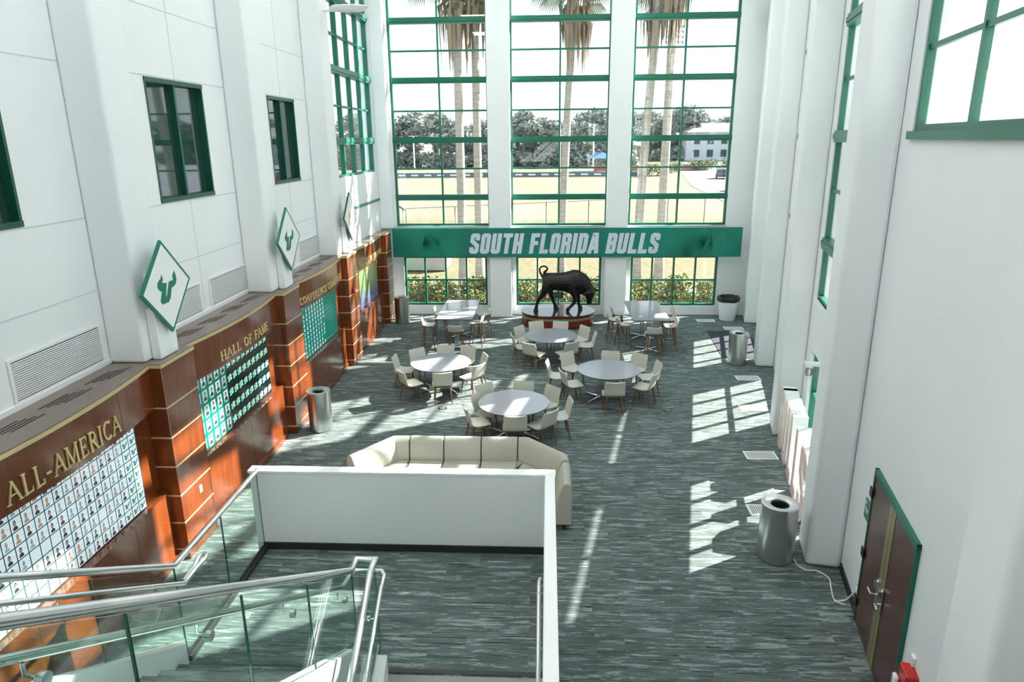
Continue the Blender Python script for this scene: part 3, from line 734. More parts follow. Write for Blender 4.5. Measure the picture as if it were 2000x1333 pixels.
# skirting on ledge
for a, b in ((5.2, 9.05), (9.75, 13.72), (14.42, 18.4)): trim(MB(LT).box(a, -.03, 3.126, b, -.001, 3.19), M['white'])

# diamond signs
for i, (y, zc) in enumerate(((9.48, 4.13), (14.36, 4.13), (19.12, 4.1))):
    lab = ['green bordered white diamond sign with horned emblem, nearest and largest in view', 'middle of the three white diamond signs with a horned emblem', 'farthest white diamond sign, seen edge-on near the tall side window'][i]
    t = thing('diamond_sign', lab, 'sign', (-5.43, y, zc), 0, 'diamond emblem signs')
    x = -5.405; r = .665
    fn = lambda u, v, w: (x + w, y + u, zc + v)
    mb = MB(); mb.prism([(0, -r), (r, 0), (0, r), (-r, 0)], fn, -.035, 0); mb.build('sign_border', M['logo'] if i < 2 else M['greend'], t)
    r2 = r - .06
    MB().prism([(0, -r2), (r2, 0), (0, r2), (-r2, 0)], fn, 0.0005, .004).build('sign_face', M['white'], t)
    MB().prism([(a_, b_) for a_, b_ in LOGO], fn, .0045, .007).build('horned_emblem', M['logo'] if i < 2 else M['goldp'], t)
    MB().box(-5.625, y - .2, zc - .3, x - .036, y + .2, zc + .2).build('mounting_box', M['white'], t)
    o = MB().box(-5.625, y - .27, 3.124, -5.49, y + .22, 3.86).build('column', M['wall'], bevel=.015); struct(o)
# uplights
t = thing('wall_light', 'white oval uplight on an arm before the tall side window, top left', 'lamp', (-5.63, 18.6, 9.2))
MB().lathe([(.02, -.1), (.3, -.09), (.42, 0), (.36, .03), (.02, .03)], (-4.95, 18.7, 9.3), 28, sx=1.2, sy=.7).build('lamp_bowl', M['white'], t)
MB().tube([(-5.63, 18.75, 9.25), (-5.35, 18.75, 9.25), (-5.1, 18.7, 9.24)], .04).build('lamp_arm', M['white'], t)
t = thing('wall_light', 'white box uplight at the top edge, right of the last end window', 'lamp', RT(14.4, -.49, 10.0))
MB(RT).box(14.1, -1.2, 10.28, 14.8, -.7, 10.45).build('lamp_bowl', M['white'], t, bevel=.04)
MB(RT).box(14.38, -.72, 10.32, 14.5, -.49, 10.4).build('lamp_arm', M['white'], t)
# little wall devices on the wood piers
o = MB().box(-5.399, 9.52, .83, -5.39, 9.6, .95).build('pier_outlet', M['whitep'], bevel=.003, seg=1); tag(o, 'white outlet plate on the wood pier right of the All-America board', 'outlet')
t = thing('fire_alarm', 'small red alarm on the wood pier before the farthest board', 'fire alarm', (-5.39, 18.8, 2.1))
MB().box(-5.397, 18.72, 2.02, -5.34, 18.86, 2.18).build('alarm_body', M['red'], t, bevel=.01)
MB().box(-5.34, 18.75, 2.09, -5.32, 18.83, 2.15).build('strobe_lens', M['lens'], t)

# ================================================================== FURNITURE
# ---- dining chair, front towards +Y
def shell(profile, widths, cup, thick, i0, i1, ridge):
    """profile: list of (y,z) from seat front to back top (inner surface)"""
    mb = MB(); nu = 10; rings_in = []; rings_out = []
    n = len(profile)
    for i in range(i0, i1 + 1):
        y, z = profile[i]; a = Vector(profile[max(0, i - 1)]); b = Vector(profile[min(n - 1, i + 1)]); t = (b - a).normalized(); nn = Vector((-t.y, t.x))
        if nn.y < 0 and i < n // 2: nn = -nn
        # inner normal: up for seat, +y for back
        nn = Vector((t.y, -t.x)); 
        if nn.y < 0 and abs(nn.y) > .5: nn = -nn
        if nn.x < 0 and abs(nn.x) > .6: nn = -nn
        w = widths(i / (n - 1)); cu = cup(i / (n - 1)); rg = ridge(i)
        ri = []; ro = []
        for j in range(nu + 1):
            u = -1 + 2 * j / nu; lift = cu * u * u
            e = 0 if abs(u) < .99 else -.006
            ri.append((u * w / 2, y + nn.x * (lift + rg + e), z + nn.y * (lift + rg + e)))
            ro.append((u * w / 2, y + nn.x * (lift - thick - e), z + nn.y * (lift - thick - e)))
        rings_in.append(ri + ro[::-1])
    mb.loft(rings_in, smooth=True); return mb
seatp = [(.24, .455), (.225, .47), (.19, .475), (.15, .472), (.11, .468), (.07, .465), (.03, .462), (-.01, .46), (-.05, .459), (-.09, .459), (-.125, .463), (-.155, .472), (-.178, .49), (-.192, .515),
         (-.2, .545), (-.206, .575), (-.212, .605), (-.219, .635), (-.227, .665), (-.235, .695), (-.244, .725), (-.253, .755), (-.262, .785), (-.27, .81), (-.276, .822)]
def make_chair():
    r = empty('dining_chair')
    wf = lambda t: .475 + .03 * sin(min(1, t * 1.6) * pi) - (.03 if t > .95 else 0) - (.03 if t < .03 else 0)
    cf = lambda t: .03 * max(0, min(1, (t - .3) * 3))
    rg = lambda i: (.006 if i % 2 else -.004) if 1 < i < 23 else 0
    shell(seatp, wf, cf, .028, 0, 12, rg).build('seat', M['cream'], r, world=False, sharp=60)
    shell(seatp, wf, cf, .028, 12, 24, rg).build('backrest', M['cream'], r, world=False, sharp=60)
    MB().box(-.17, -.14, .405, .17, .16, .435).build('seat_frame', M['legw'], r, world=False)
    for sx_, sy_ in ((-1, 1), (1, 1), (-1, -1), (1, -1)):
        MB().tube([(sx_ * .165, sy_ * .14, .44), (sx_ * .21, sy_ * (.20 if sy_ > 0 else .22), .0)], [.021, .012], 8).build('leg', M['legw'], r, world=False)
    return r
stoolp = [(.19, .735), (.175, .75), (.14, .755), (.10, .752), (.06, .748), (.02, .745), (-.02, .743), (-.06, .743), (-.10, .745), (-.135, .752), (-.16, .768), (-.175, .79), (-.184, .82), (-.192, .85), (-.2, .885), (-.207, .915), (-.213, .935), (-.218, .945)]
def make_stool():
    r = empty('bar_stool')
    wf = lambda t: .42 + .02 * sin(min(1, t * 1.6) * pi) - (.03 if t > .95 else 0) - (.03 if t < .03 else 0)
    cf = lambda t: .035 * max(0, min(1, (t - .3) * 3)); rg = lambda i: (.003 if i % 2 else -.002) if 1 < i < 15 else 0
    shell(stoolp, wf, cf, .028, 0, 10, rg).build('seat', M['cream'], r, world=False, sharp=60)
    shell(stoolp, wf, cf, .028, 10, 17, rg).build('backrest', M['cream'], r, world=False, sharp=60)
    MB().box(-.15, -.12, .69, .15, .13, .72).build('seat_frame', M['legw'], r, world=False)
    for sx_, sy_ in ((-1, 1), (1, 1), (-1, -1), (1, -1)):
        MB().tube([(sx_ * .15, sy_ * .12, .72), (sx_ * .22, sy_ * .2, .0)], [.021, .013], 8).build('leg', M['legw'], r, world=False)
    f = MB(); k = .2; ax, ay = .2, .176
    f.tube([(-ax, ay, .28), (ax, ay, .28)], .007, 6); f.tube([(-ax, -ay, .28), (ax, -ay, .28)], .007, 6); f.tube([(ax, -ay, .28), (ax, ay, .28)], .007, 6); f.tube([(-ax, -ay, .28), (-ax, ay, .28)], .007, 6)
    f.build('footrest', M['chrome'], r, world=False)
    return r

def pedestal(t, cols, ztop, feet):
    for (x, y) in cols:
        mb = MB(); mb.tube([(x - .035, y, .05), (x - .035, y, ztop)], .025, 12); mb.tube([(x + .035, y, .05), (x + .035, y, ztop)], .025, 12)
        mb.box(x - .1, y - .1, ztop - .012, x + .1, y + .1, ztop); mb.build('column', M['chrome'], t, world=False)
    for (a, b) in feet:
        A = Vector((*a, .045)); B = Vector((*b, .03)); MB().tube([A, A.lerp(B, .6), B], [.028, .024, .018], 10).cyl(b[0], b[1], 0, .03, .026, 12).build('foot', M['chrome'], t, world=False)
def round_table(name_lab, x, y, rz):
    t = thing('round_table', name_lab, 'table', (x, y, 0), rz, 'round dining tables')
    MB().lathe([(.0, .742), (.752, .742), (.756, .738), (.756, .736), (0, .736)], n=72).build('tabletop', M['top'], t, world=False)
    MB().lathe([(.0, .7355), (.757, .7355), (.757, .722), (.74, .712), (0, .712)], n=72).build('table_edge', M['edge'], t, world=False)
    pedestal(t, [(-.2, 0), (.2, 0)], .711, [((-.2, 0), (-.5, .32)), ((-.2, 0), (-.5, -.32)), ((.2, 0), (.5, .32)), ((.2, 0), (.5, -.32))])
    MB().box(-.2, -.02, .035, .2, .02, .06).build('base_bar', M['chrome'], t, world=False)
    return t
RTAB = {'front': (-.69, 13.8), 'left': (-2.65, 16.52), 'right': (1.5, 16.05), 'back': (.12, 19.06)}
round_table('round dining table nearest the sofa', *RTAB['front'], .1)
round_table('round dining table on the left, nearest the wood display wall', *RTAB['left'], -.1)
round_table('round dining table on the right side of the group', *RTAB['right'], .05)
round_table('round dining table in front of the bull statue', *RTAB['back'], 0)
TN_ = {'front': 'the round table nearest the sofa', 'left': 'the left round table', 'right': 'the right round table', 'back': 'the round table before the bull'}
CH = {'front': [(-1.42, 14.72, None, 'far left side'), (-1.56, 14.0, None, 'left side, half under it'), (-1.68, 13.3, -160, 'near left side'), (-.51, 14.92, None, 'far side'), (.17, 14.6, None, 'far right side'), (.53, 13.8, 8, 'right side'), (.12, 13.1, None, 'near right side'), (-.61, 12.82, None, 'near side')],
 'left': [(-3.44, 17.42, None, 'far left side'), (-3.9, 16.75, 178, 'left side'), (-3.5, 15.6, -145, 'near left side'), (-2.45, 15.45, None, 'near side'), (-1.62, 16.1, -35, 'near right side'), (-1.55, 16.95, None, 'right side'), (-2.07, 17.7, None, 'far right side'), (-2.7, 17.75, None, 'far side')],
 'right': [(1.66, 17.3, None, 'far side'), (2.4, 17.1, None, 'far right side'), (2.78, 16.37, 10, 'right side'), (2.56, 15.5, None, 'near right side'), (1.55, 14.85, None, 'near side'), (.35, 15.7, None, 'near left side'), (0.0, 16.4, 175, 'left side'), (.5, 17.15, None, 'far left side')],
 'back': [(-.33, 20.34, None, 'far side, left of two'), (.43, 20.34, None, 'far side, right of two'), (1.15, 19.79, None, 'far right side'), (1.4, 19.08, None, 'right side'), (.7, 18.07, -55, 'near right side'), (-.5, 17.97, -125, 'near left side'), (-.98, 18.82, None, 'left side'), (-.84, 19.76, None, 'far left side')]}
proto = make_chair(); first = True
for k in ('front', 'left', 'right', 'back'):
    for (bx, by, ang, side) in CH[k]:
        cx, cy = RTAB[k]
        a = radians(ang) if ang is not None else atan2(by - cy, bx - cx)       # direction from table to chair
        px, py = bx - cos(a) * .27, by - sin(a) * .27; rz = a + pi / 2
        lab = 'cream chair at %s, %s' % (TN_[k], side)
        g = 'cream chairs around the round tables'
        if first: proto.location = (px, py, 0); proto.rotation_euler = (0, 0, rz); tag(proto, lab, 'chair', g); first = False
        else: dup(proto, (px, py, 0), rz, lab, g)
# bar tables
for k, (x, y, lab) in enumerate(((-2.72, 20.9, 'tall rectangular bar table in front of the left end window'), (3.03, 20.83, 'tall rectangular bar table in front of the right end window, right of the bull'))):
    t = thing('bar_table', lab, 'table', (x, y, 0), 0, 'tall bar tables')
    MB().box(-.54, -1.27, 1.04, .54, 1.27, 1.06).build('tabletop', M['top'], t, world=False, bevel=.003, seg=1)
    MB().box(-.54, -1.27, 1.02, .54, 1.27, 1.039).build('table_edge', M['edge'], t, world=False)
    for q in (-.35, .35): MB().lathe([(.03, 0), (.035, .004), (.028, .006)], (.02, q, 1.061), 16).build('power_grommet', M['chrome'], t, world=False)
    pedestal(t, [(0, -.75), (0, .75)], 1.019, [((0, q), (dx, q + dy)) for q in (-.75, .75) for dx, dy in ((-.32, -.3), (.32, -.3), (-.32, .3), (.32, .3))])
ST = [(-3.78, 20.23, 180, 'left bar table, near one on its left side'), (-3.62, 21.56, 180, 'left bar table, far one on its left side'), (-2.65, 19.28, -90, 'near end of the left bar table'), (-1.93, 20.5, -8, 'left bar table, near one on its right side'), (-1.8, 21.57, 0, 'left bar table, far one on its right side'),
      (2.1, 20.3, 190, 'right bar table, nearest of three on its left side'), (1.85, 20.95, 180, 'right bar table, middle of three on its left side'), (2.05, 21.7, 180, 'right bar table, farthest of three on its left side'), (3.05, 19.15, -90, 'near end of the right bar table'),
      (3.88, 20.18, 0, 'right bar table, nearest of three on its right side'), (3.97, 20.98, 0, 'right bar table, middle of three on its right side'), (4.02, 21.7, 0, 'right bar table, farthest of three on its right side')]
sp = make_stool(); first = True
for (bx, by, ang, side) in ST:
    a = radians(ang); px, py = bx - cos(a) * .21, by - sin(a) * .21; rz = a + pi / 2
    lab = 'cream low-backed bar stool at the ' + side
    if first: sp.location = (px, py, 0); sp.rotation_euler = (0, 0, rz); tag(sp, lab, 'bar stool', 'bar stools at the tall tables'); first = False
    else: dup(sp, (px, py, 0), rz, lab, 'bar stools at the tall tables')

# ---- sofa (cream sectional behind the low wall)
def sofa_piece(t, pts, outn, prof, name, mm, k0, k1, n=6):
    """loft profile (inward distance, z) along polyline pts (outer line); outn = miter normals inward"""
    mb = MB(); secs = []
    for i in range(k0, k1 + 1):
        p = Vector(pts[i]); nn = Vector(outn[i])
        if i == k0: p = p + (Vector(pts[i + 1]) - p).normalized() * .009
        if i == k1: p = p + (Vector(pts[i - 1]) - p).normalized() * .009
        secs.append([(p.x + nn.x * d, p.y + nn.y * d, z) for d, z in prof])
    mb.loft(secs, smooth=False); return mb.build(name, mm, t, bevel=.018, seg=3)
SP = [(-3.5, 10.95), (-2.86, 11.84), (-2.52, 11.86), (-1.88, 11.86), (-1.19, 11.86), (-.51, 11.86), (-.3, 11.84), (.4, 11.12), (.41, 10.85)]
def inn(pts):
    out = []
    for i in range(len(pts)):
        a = (Vector(pts[i]) - Vector(pts[i - 1])).normalized() if i else None; b = (Vector(pts[i + 1]) - Vector(pts[i])).normalized() if i < len(pts) - 1 else None
        a = a or b; b = b or a; t = (a + b).normalized(); nn = Vector((t.y, -t.x)); out.append(tuple(nn / max(.5, nn.dot(Vector((a.y, -a.x))))))
    return out
SN = inn(SP)
t = thing('sofa', 'long cream curved sectional sofa behind the white landing wall', 'sofa', (-1.6, 11.6, 0))
BACK = [(0, .1), (0, .72), (.03, .82), (.09, .85), (.15, .82), (.22, .66), (.26, .46), (.26, .1)]
SEAT = [(.10, .30), (.10, .44), (.72, .45), (.76, .43), (.77, .30)]
BASE = [(.02, .08), (.02, .295), (.74, .295), (.74, .08)]
for a, b in ((0, 2), (2, 3), (3, 4), (4, 5), (5, 8)):
    sofa_piece(t, SP, SN, BACK, 'back_cushion', M['sofa'], a, b)
SEAT2 = [(.262, .30), (.262, .44), (.80, .45), (.84, .43), (.85, .30)]
for a, b in ((0, 2), (2, 3), (3, 4), (4, 5), (5, 7)):
    sofa_piece(t, SP, SN, SEAT2, 'seat_cushion', M['sofa'], a, b)
sofa_piece(t, SP, SN, [(.03, .06), (.03, .098), (.8, .098), (.8, .06)], 'base', M['seamd'], 0, 7)
sofa_piece(t, SP, SN, [(.27, .1), (.27, .295), (.82, .295), (.82, .1)], 'apron', M['sofa'], 0, 7)
for k in (0, 3, 5): MB().cyl(SP[k][0] + (.25 if k == 0 else 0), SP[k][1] - .2, 0, .06, .03).build('foot', M['black'], t)
t = thing('sofa', 'end seat of the cream sectional, right of the white landing wall', 'sofa', (.1, 10.3, 0))
def arm(y0, y1):
    mb = MB(); secs = []
    for y in (y0, y1): secs.append([(.42 - d, y, z) for d, z in BACK])
    mb.loft(secs, smooth=False); return mb
arm(9.98, 10.78).build('back_cushion', M['sofa'], t, bevel=.02, seg=3)
MB().box(-.42, 9.98, .30, .158, 10.78, .45).build('seat_cushion', M['sofa'], t, bevel=.02, seg=3)
MB().box(-.42, 10.0, .1, .158, 10.76, .295).build('apron', M['sofa'], t, bevel=.01)
for q in (10.05, 10.7): MB().cyl(.3, q, 0, .099, .03).build('foot', M['black'], t)

# ---- steel bins
def bin_(lab, x, y, r=.265, h=.9):
    t = thing('litter_bin', lab, 'trash can', (x, y, 0), 0, 'brushed steel litter bins')
    MB().lathe([(r, .012), (r, h), (r - .012, h), (r - .012, .02)], n=48, caps=False).build('bin_body', M['steel'], t, world=False)
    MB().lathe([(r + .002, h - .02), (r + .002, h + .006), (r - .02, h + .01), (r * .52, h - .015), (r * .5, h - .06), (r * .5, h - .03), (r - .02, h - .01)], n=48, caps=False).build('funnel_lid', M['rim'], t, world=False)
    MB().lathe([(0, h - .3), (r * .5, h - .3), (r * .5, h - .062), (r * .48, h - .062), (r * .48, h - .28), (0, h - .28)], n=32).build('inner_liner', M['dark'], t, world=False)
    MB().lathe([(r - .01, 0), (r - .01, .011), (0, .011)], n=32).build('base', M['black'], t, world=False)
    return t
bin_('large brushed steel bin at right near the big white pier', 3.46, 9.38)
bin_('brushed steel bin standing on the dark floor mat at right', 5.32, 18.85, .255)
bin_('brushed steel bin beside the wood pier on the left', -4.95, 13.98, .25)
bin_('brushed steel bin in the far left corner under the banner', -5.02, 23.3, .25)
t = thing('waste_barrel', 'white plastic waste barrel with a black liner in the far right corner', 'trash can', (6.28, 23.85, 0))
MB().lathe([(.26, 0), (.27, .02), (.34, .7), (.36, .7), (.36, .76), (.33, .76), (.25, .03)], n=40, caps=False).build('barrel', M['whitep'], t, world=False)
random.seed(8); mb = MB(); prof = []
vs = []
for j, (r, z) in enumerate([(.365, .66), (.385, .76), (.37, .82), (.32, .81), (.27, .6)]):
    vs.append([(cos(2 * pi * i / 36) * (r + random.uniform(-.012, .012)), sin(2 * pi * i / 36) * (r + random.uniform(-.012, .012)), z + random.uniform(-.015, .015)) for i in range(36)])
mb.loft(vs, close=False); mb.build('bin_liner', M['bag'], t, world=False)

# ---- floor fittings
o = MB().add([(5.05, 19.35, .002), (6.35, 19.35, .002), (6.5, 22.3, .002), (5.25, 22.3, .002), (5.05, 19.35, .012), (6.35, 19.35, .012), (6.5, 22.3, .012), (5.25, 22.3, .012)], [(3, 2, 1, 0), (4, 5, 6, 7), (0, 1, 5, 4), (1, 2, 6, 5), (2, 3, 7, 6), (3, 0, 4, 7)]).build('floor_mat', M['carpetdark'])
tag(o, 'dark rectangular floor mat behind the steel bin on the right', 'mat')
for i, (x, y, lab) in enumerate(((5.5, 23.65, 'white floor grille in the far right, near the waste barrel'), (6.2, 22.62, 'white floor grille partly hidden behind the dark mat and bin'), (5.3, 17.6, 'white floor grille below the middle steel bin, in the shade'), (4.83, 15.45, 'white floor grille inside the bright window patch'), (4.27, 12.9, 'white floor grille beside the standing white letters'), (3.75, 10.75, 'white floor grille behind the big near steel bin'))):
    t = thing('floor_grille', lab, 'floor vent', (x, y, 0), 0, 'white linear floor grilles')
    MB().box(-.3, -.17, .001, .3, .17, .003).build('backing', M['dark'], t, world=False)
    mb = MB(); mb.box(-.31, -.18, .001, .31, -.155, .009); mb.box(-.31, .155, .001, .31, .18, .009); mb.box(-.31, -.155, .001, -.285, .155, .009); mb.box(.285, -.155, .001, .31, .155, .009)
    for j in range(17): mb.box(-.28 + j * .034, -.155, .0035, -.262 + j * .034, .155, .008)
    mb.build('grille_frame', M['white'], t, world=False)
for x, y, lab in ((-2.45, 15.25, 'small black floor outlet in front of the left round table'), (2.83, 15.25, 'small dark floor outlet right of the right round table')):
    t = thing('floor_outlet', lab, 'outlet', (x, y, 0), .15); MB().box(-.1, -.075, .001, .1, .075, .006).build('frame', M['black'], t, world=False); MB().box(-.06, -.045, .0065, .06, .045, .01).build('cover', M['metal_g'], t, world=False)

# ---- standing block letters by the right wall
t = None
for ch, s0, s1, lab in (('B', 4.56, 4.0, 'B, farthest of the standing letters'), ('U', 3.9, 3.25, 'U, second from the far end'), ('L', 3.12, 2.6, 'first L, in the middle of the row'), ('L', 2.42, 1.9, 'second L, fourth from the far end'), ('S', 1.78, 1.12, 'S, nearest of the standing letters')):
    base = RT((s0 + s1) / 2, -.3, 0)
    t = thing('block_letter', 'tall white standing block letter ' + lab, 'letter', base, 0, 'standing block letters by the right wall')
    fn = lambda u, v, w: RT(s0 - u, -.42 + w, v)
    mb = MB(); put_text(mb, ch, BOLD, fn, 0, abs(s0 - s1), .0, 1.22, 0, .26, 0); mb.build('letter_body', M['white'], t)
    mb = MB(); put_text(mb, ch, BOLD, fn, .02, abs(s0 - s1) - .02, .02, 1.18, -.004, -.001, 0, stroke=.15); mb.build('letter_face', M['coral'], t)

# ================================================================== BULL STATUE
t = thing('statue_plinth', 'low oval wood plinth with a dark glossy top under the bull statue', 'plinth', (.38, 23.3, 0))
def stadium(hx, hy, n=20):
    r = hy; c = hx - r; return [(c + r * cos(a), r * sin(a)) for a in [(-pi / 2 + pi * i / n) for i in range(n + 1)]] + [(-c + r * cos(a), r * sin(a)) for a in [(pi / 2 + pi * i / n) for i in range(n + 1)]]
def stad(h0, h1, hx, hy, mm, name): MB().prism(stadium(hx, hy), lambda u, v, w: (u, v, w), h0, h1, smooth=False).build(name, mm, t, world=False)
stad(0, .05, 1.18, .84, M['black'], 'toe_base'); stad(.05, .28, 1.24, .9, M['woodred'], 'plinth_body'); stad(.28, .292, 1.25, .91, M['gold'], 'gold_band')
stad(.292, .325, 1.243, .903, M['green'], 'green_band'); stad(.325, .337, 1.25, .91, M['gold'], 'gold_band'); stad(.337, .41, 1.24, .9, M['woodred'], 'plinth_body'); stad(.41, .45, 1.26, .92, M['plinth_top'], 'plinth_top')

K = .00214
def bp(zx, zy, y=0): return ((zx - 545) * K - .42, y, (945 - zy) * K)
def ell(c, half_h, half_w, tilt=0, n=20, tx=None):
    """ring: centre c(x,y,z); in plane spanned by dir(h) and Y"""
    out = []
    dx, dz = -sin(tilt), cos(tilt)
    for i in range(n):
        a = 2 * pi * i / n; h = half_h * sin(a); w = half_w * cos(a)
        out.append((c[0] + dx * h, c[1] + w, c[2] + dz * h))
    return out
bl = empty('bull_statue', (.05, 23.3, .45)); tag(bl, 'dark bronze bull statue with lowered head and curled tail on the oval plinth', 'statue')
mb = MB(); TW = []
for zx, top, bot, hw, tl in ((635, 410, 520, .09, 0), (650, 375, 580, .19, 0), (700, 342, 610, .26, 0), (780, 337, 618, .29, 0), (880, 338, 622, .31, 0), (980, 332, 640, .33, 0), (1060, 312, 668, .33, 0), (1130, 288, 695, .31, 0), (1200, 292, 715, .29, .1)):
    c = bp(zx, (top + bot) / 2); TW.append(ell(c, (bot - top) / 2 * K, hw, -tl))
for (zx, zy, hh, hw, tl) in ((1262, 520, .40, .25, .35), (1320, 560, .33, .2, .6), (1365, 615, .25, .16, .8), (1400, 655, .2, .13, .95)):
    TW.append(ell(bp(zx, zy), hh * .95, hw, -tl))
mb.loft(TW)
# head
HD = []
for (zx, zy, hh, hw, tl) in ((1392, 618, .12, .09, 1.2), (1405, 650, .19, .14, 1.35), (1405, 700, .17, .13, 1.45), (1400, 750, .12, .10, 1.5), (1398, 795, .1, .09, 1.52), (1397, 825, .098, .088, 1.52), (1397, 842, .06, .06, 1.52)):
    HD.append(ell(bp(zx, zy), hh, hw, -tl))
mb.loft(HD)
def limb(pts): mb.tube([bp(a, b, y) for a, b, y, r in pts], [r for a, b, y, r in pts], 14)
limb([(740, 470, .17, .17), (705, 560, .19, .16), (672, 640, .2, .115), (620, 710, .19, .08), (585, 760, .19, .066), (560, 830, .19, .055), (548, 880, .19, .052), (545, 915, .19, .078), (545, 945, .19, .092)])
for_near = None
limb([(760, 480, -.17, .17), (770, 570, -.19, .15), (772, 640, -.2, .105), (785, 720, -.2, .07), (815, 790, -.2, .06), (842, 860, -.2, .052), (858, 900, -.2, .072), (868, 945, -.2, .088)])
limb([(1120, 520, .16, .17), (1125, 620, .18, .13), (1150, 690, .18, .085), (1168, 765, .18, .075), (1130, 835, .18, .055), (1085, 880, .18, .05), (1058, 905, .18, .07), (1042, 945, .18, .068)])
limb([(1190, 540, -.15, .16), (1210, 640, -.17, .12), (1218, 730, -.17, .08), (1222, 790, -.17, .07), (1235, 860, -.17, .052), (1252, 905, -.17, .072), (1262, 945, -.17, .09)])
# horns, ears, tail
def hb(zx, zy, y): return bp(zx, zy, y)
mb.tube([hb(1420, 612, -.06), hb(1455, 618, -.14), hb(1500, 632, -.2), hb(1562, 650, -.24)], [.06, .06, .05, .02], 10)
mb.tube([hb(1400, 628, .06), hb(1385, 640, .16), hb(1340, 648, .22), hb(1278, 656, .25)], [.06, .058, .046, .018], 10)
mb.tube([hb(1375, 660, .09), hb(1350, 685, .17), hb(1325, 705, .2)], [.03, .045, .012], 8)
mb.tube([hb(1440, 665, -.09), hb(1455, 690, -.16), hb(1462, 715, -.18)], [.03, .045, .012], 8)
mb.tube([hb(655, 400, 0), hb(628, 365, 0), hb(606, 320, 0), hb(603, 275, 0), hb(630, 240, 0), hb(670, 231, 0), hb(708, 243, 0), hb(727, 270, 0), hb(718, 298, 0), hb(695, 312, 0), hb(675, 330, 0), hb(662, 350, 0)], [.055, .042, .034, .031, .03, .03, .03, .032, .036, .044, .04, .02], 10)
mb.v = [(x, -y, z) for x, y, z in mb.v]
bo = mb.build('bull_body', M['bronze'], bl, world=False)
md = bo.modifiers.new('remesh', 'REMESH'); md.mode = 'VOXEL'; md.voxel_size = .016; md.use_smooth_shade = True
md = bo.modifiers.new('smooth', 'SMOOTH'); md.factor = .6; md.iterations = 3
t = thing('plaque', 'small green plaque on a stand behind the bull, above the plinth', 'sign', (.38, 23.75, .45))
MB().cyl(.38, 23.75, .45, .47, .09).cyl(.38, 23.75, .47, .78, .012).build('stand', M['chrome'], t)
MB().box(.18, 23.735, .78, .58, 23.765, .98).build('plate', M['green'], t)
mb = MB()
for j in range(3): mb.box(.22 + .03 * (j == 0), 23.732, .93 - j * .045, .54 - .03 * (j == 0), 23.735, .94 - j * .045)
mb.build('lettering', M['white'], t)

# ================================================================== STAIRS, LANDING, RAILS
LZ = 1.2
YE = 5.45                                           # edge where both flights meet the landing
def sstruct(mb, name, m, bev=0): return struct(mb.build(name, m, bevel=bev))
# landing
ld = thing('stair_landing', 'carpeted stair landing platform behind the white low wall', 'landing', (-1.8, 6.5, 0))
MB().box(-3.56, YE, LZ - .02, 0.0, 7.5, LZ).build('landing_carpet', M['carpet'], ld)
MB().box(-3.56, YE + .02, 0, 0.0, 7.5, LZ - .021).build('landing_base', M['white'], ld)
MB().box(-3.48, YE, LZ + .0005, -.01, YE + .05, LZ + .006).build('nosing', M['black'], ld)
MB().box(-3.52, 7.478, LZ, 0.0, 7.5, LZ + .09).build('skirting', M['black'], ld)
lw = thing('low_wall', 'broad low white wall with flat cap at the far side of the landing', 'low wall', (-1.8, 7.56, 0))
MB().box(-3.6, 7.5, 0, .1, 7.62, 2.235).build('wall_panel', M['wall'], lw)
MB().box(-3.62, 7.49, 2.236, .115, 7.635, 2.27).build('wall_cap', M['white'], lw, bevel=.004, seg=1)
lw2 = thing('low_wall', 'narrow white side wall of the landing and lower stairs, running towards the camera', 'low wall', (.05, 3.5, 0))
MB().box(0.005, -.6, 0, .1, 7.495, 2.235).build('wall_panel', M['wall'], lw2)
MB().box(-.012, -.6, 2.236, .105, 7.488, 2.27).build('wall_cap', M['white'], lw2, bevel=.004, seg=1)
RISE, RUN = .17, .265
fa = thing('staircase', 'upper flight of carpeted steps coming down to the landing between glass railings', 'stairs', (-2.65, 2.8, 0))
N = 18
for i in range(N):
    z = LZ + RISE * (i + 1); y1 = YE - .16 - RUN * i; y0 = y1 - RUN
    o = MB().box(-3.45, y0 - .02, z - RISE, -1.9, y1, z).build('step', M['carpet'], fa)
fb = thing('staircase', 'lower flight of steps going down from the landing under the camera', 'stairs', (-.8, 4.5, 0))
for i in range(6):
    z = LZ - RISE * (i + 1); y0 = YE - .05 - RUN * (i + 1)
    MB().box(-1.5, y0, 0, -.0, y0 + RUN, z).build('step', M['carpet'], fb)
sl = RISE / RUN
def slope_z(y, z0): return z0 + (YE - y) * sl
def stringer(x0, x1, y0, y1, zb, zt, down, parent, name, mm):
    s_ = -1 if down else 1
    poly = [(y1, zb(y1)), (y1, zt(y1)), (y0, zt(y0)), (y0, zb(y0))]
    return MB().prism(poly, lambda u, v, w: (w, u, v), x0, x1).build(name, mm, parent)
ya = .6
up_z = lambda off: (lambda y: LZ + max(0, YE - y) * sl + off)
dn_z = lambda off: (lambda y: LZ - max(0, YE - y) * sl + off)
stringer(-3.56, -3.45, ya, YE, up_z(-.25), up_z(.26), 0, fa, 'stringer', M['white'])
stringer(-1.9, -1.79, ya, YE, up_z(-.25), up_z(.26), 0, fa, 'stringer', M['white'])
stringer(-1.6, -1.5, 3.4, YE, dn_z(-.4), dn_z(.2), 1, fb, 'stringer', M['white'])
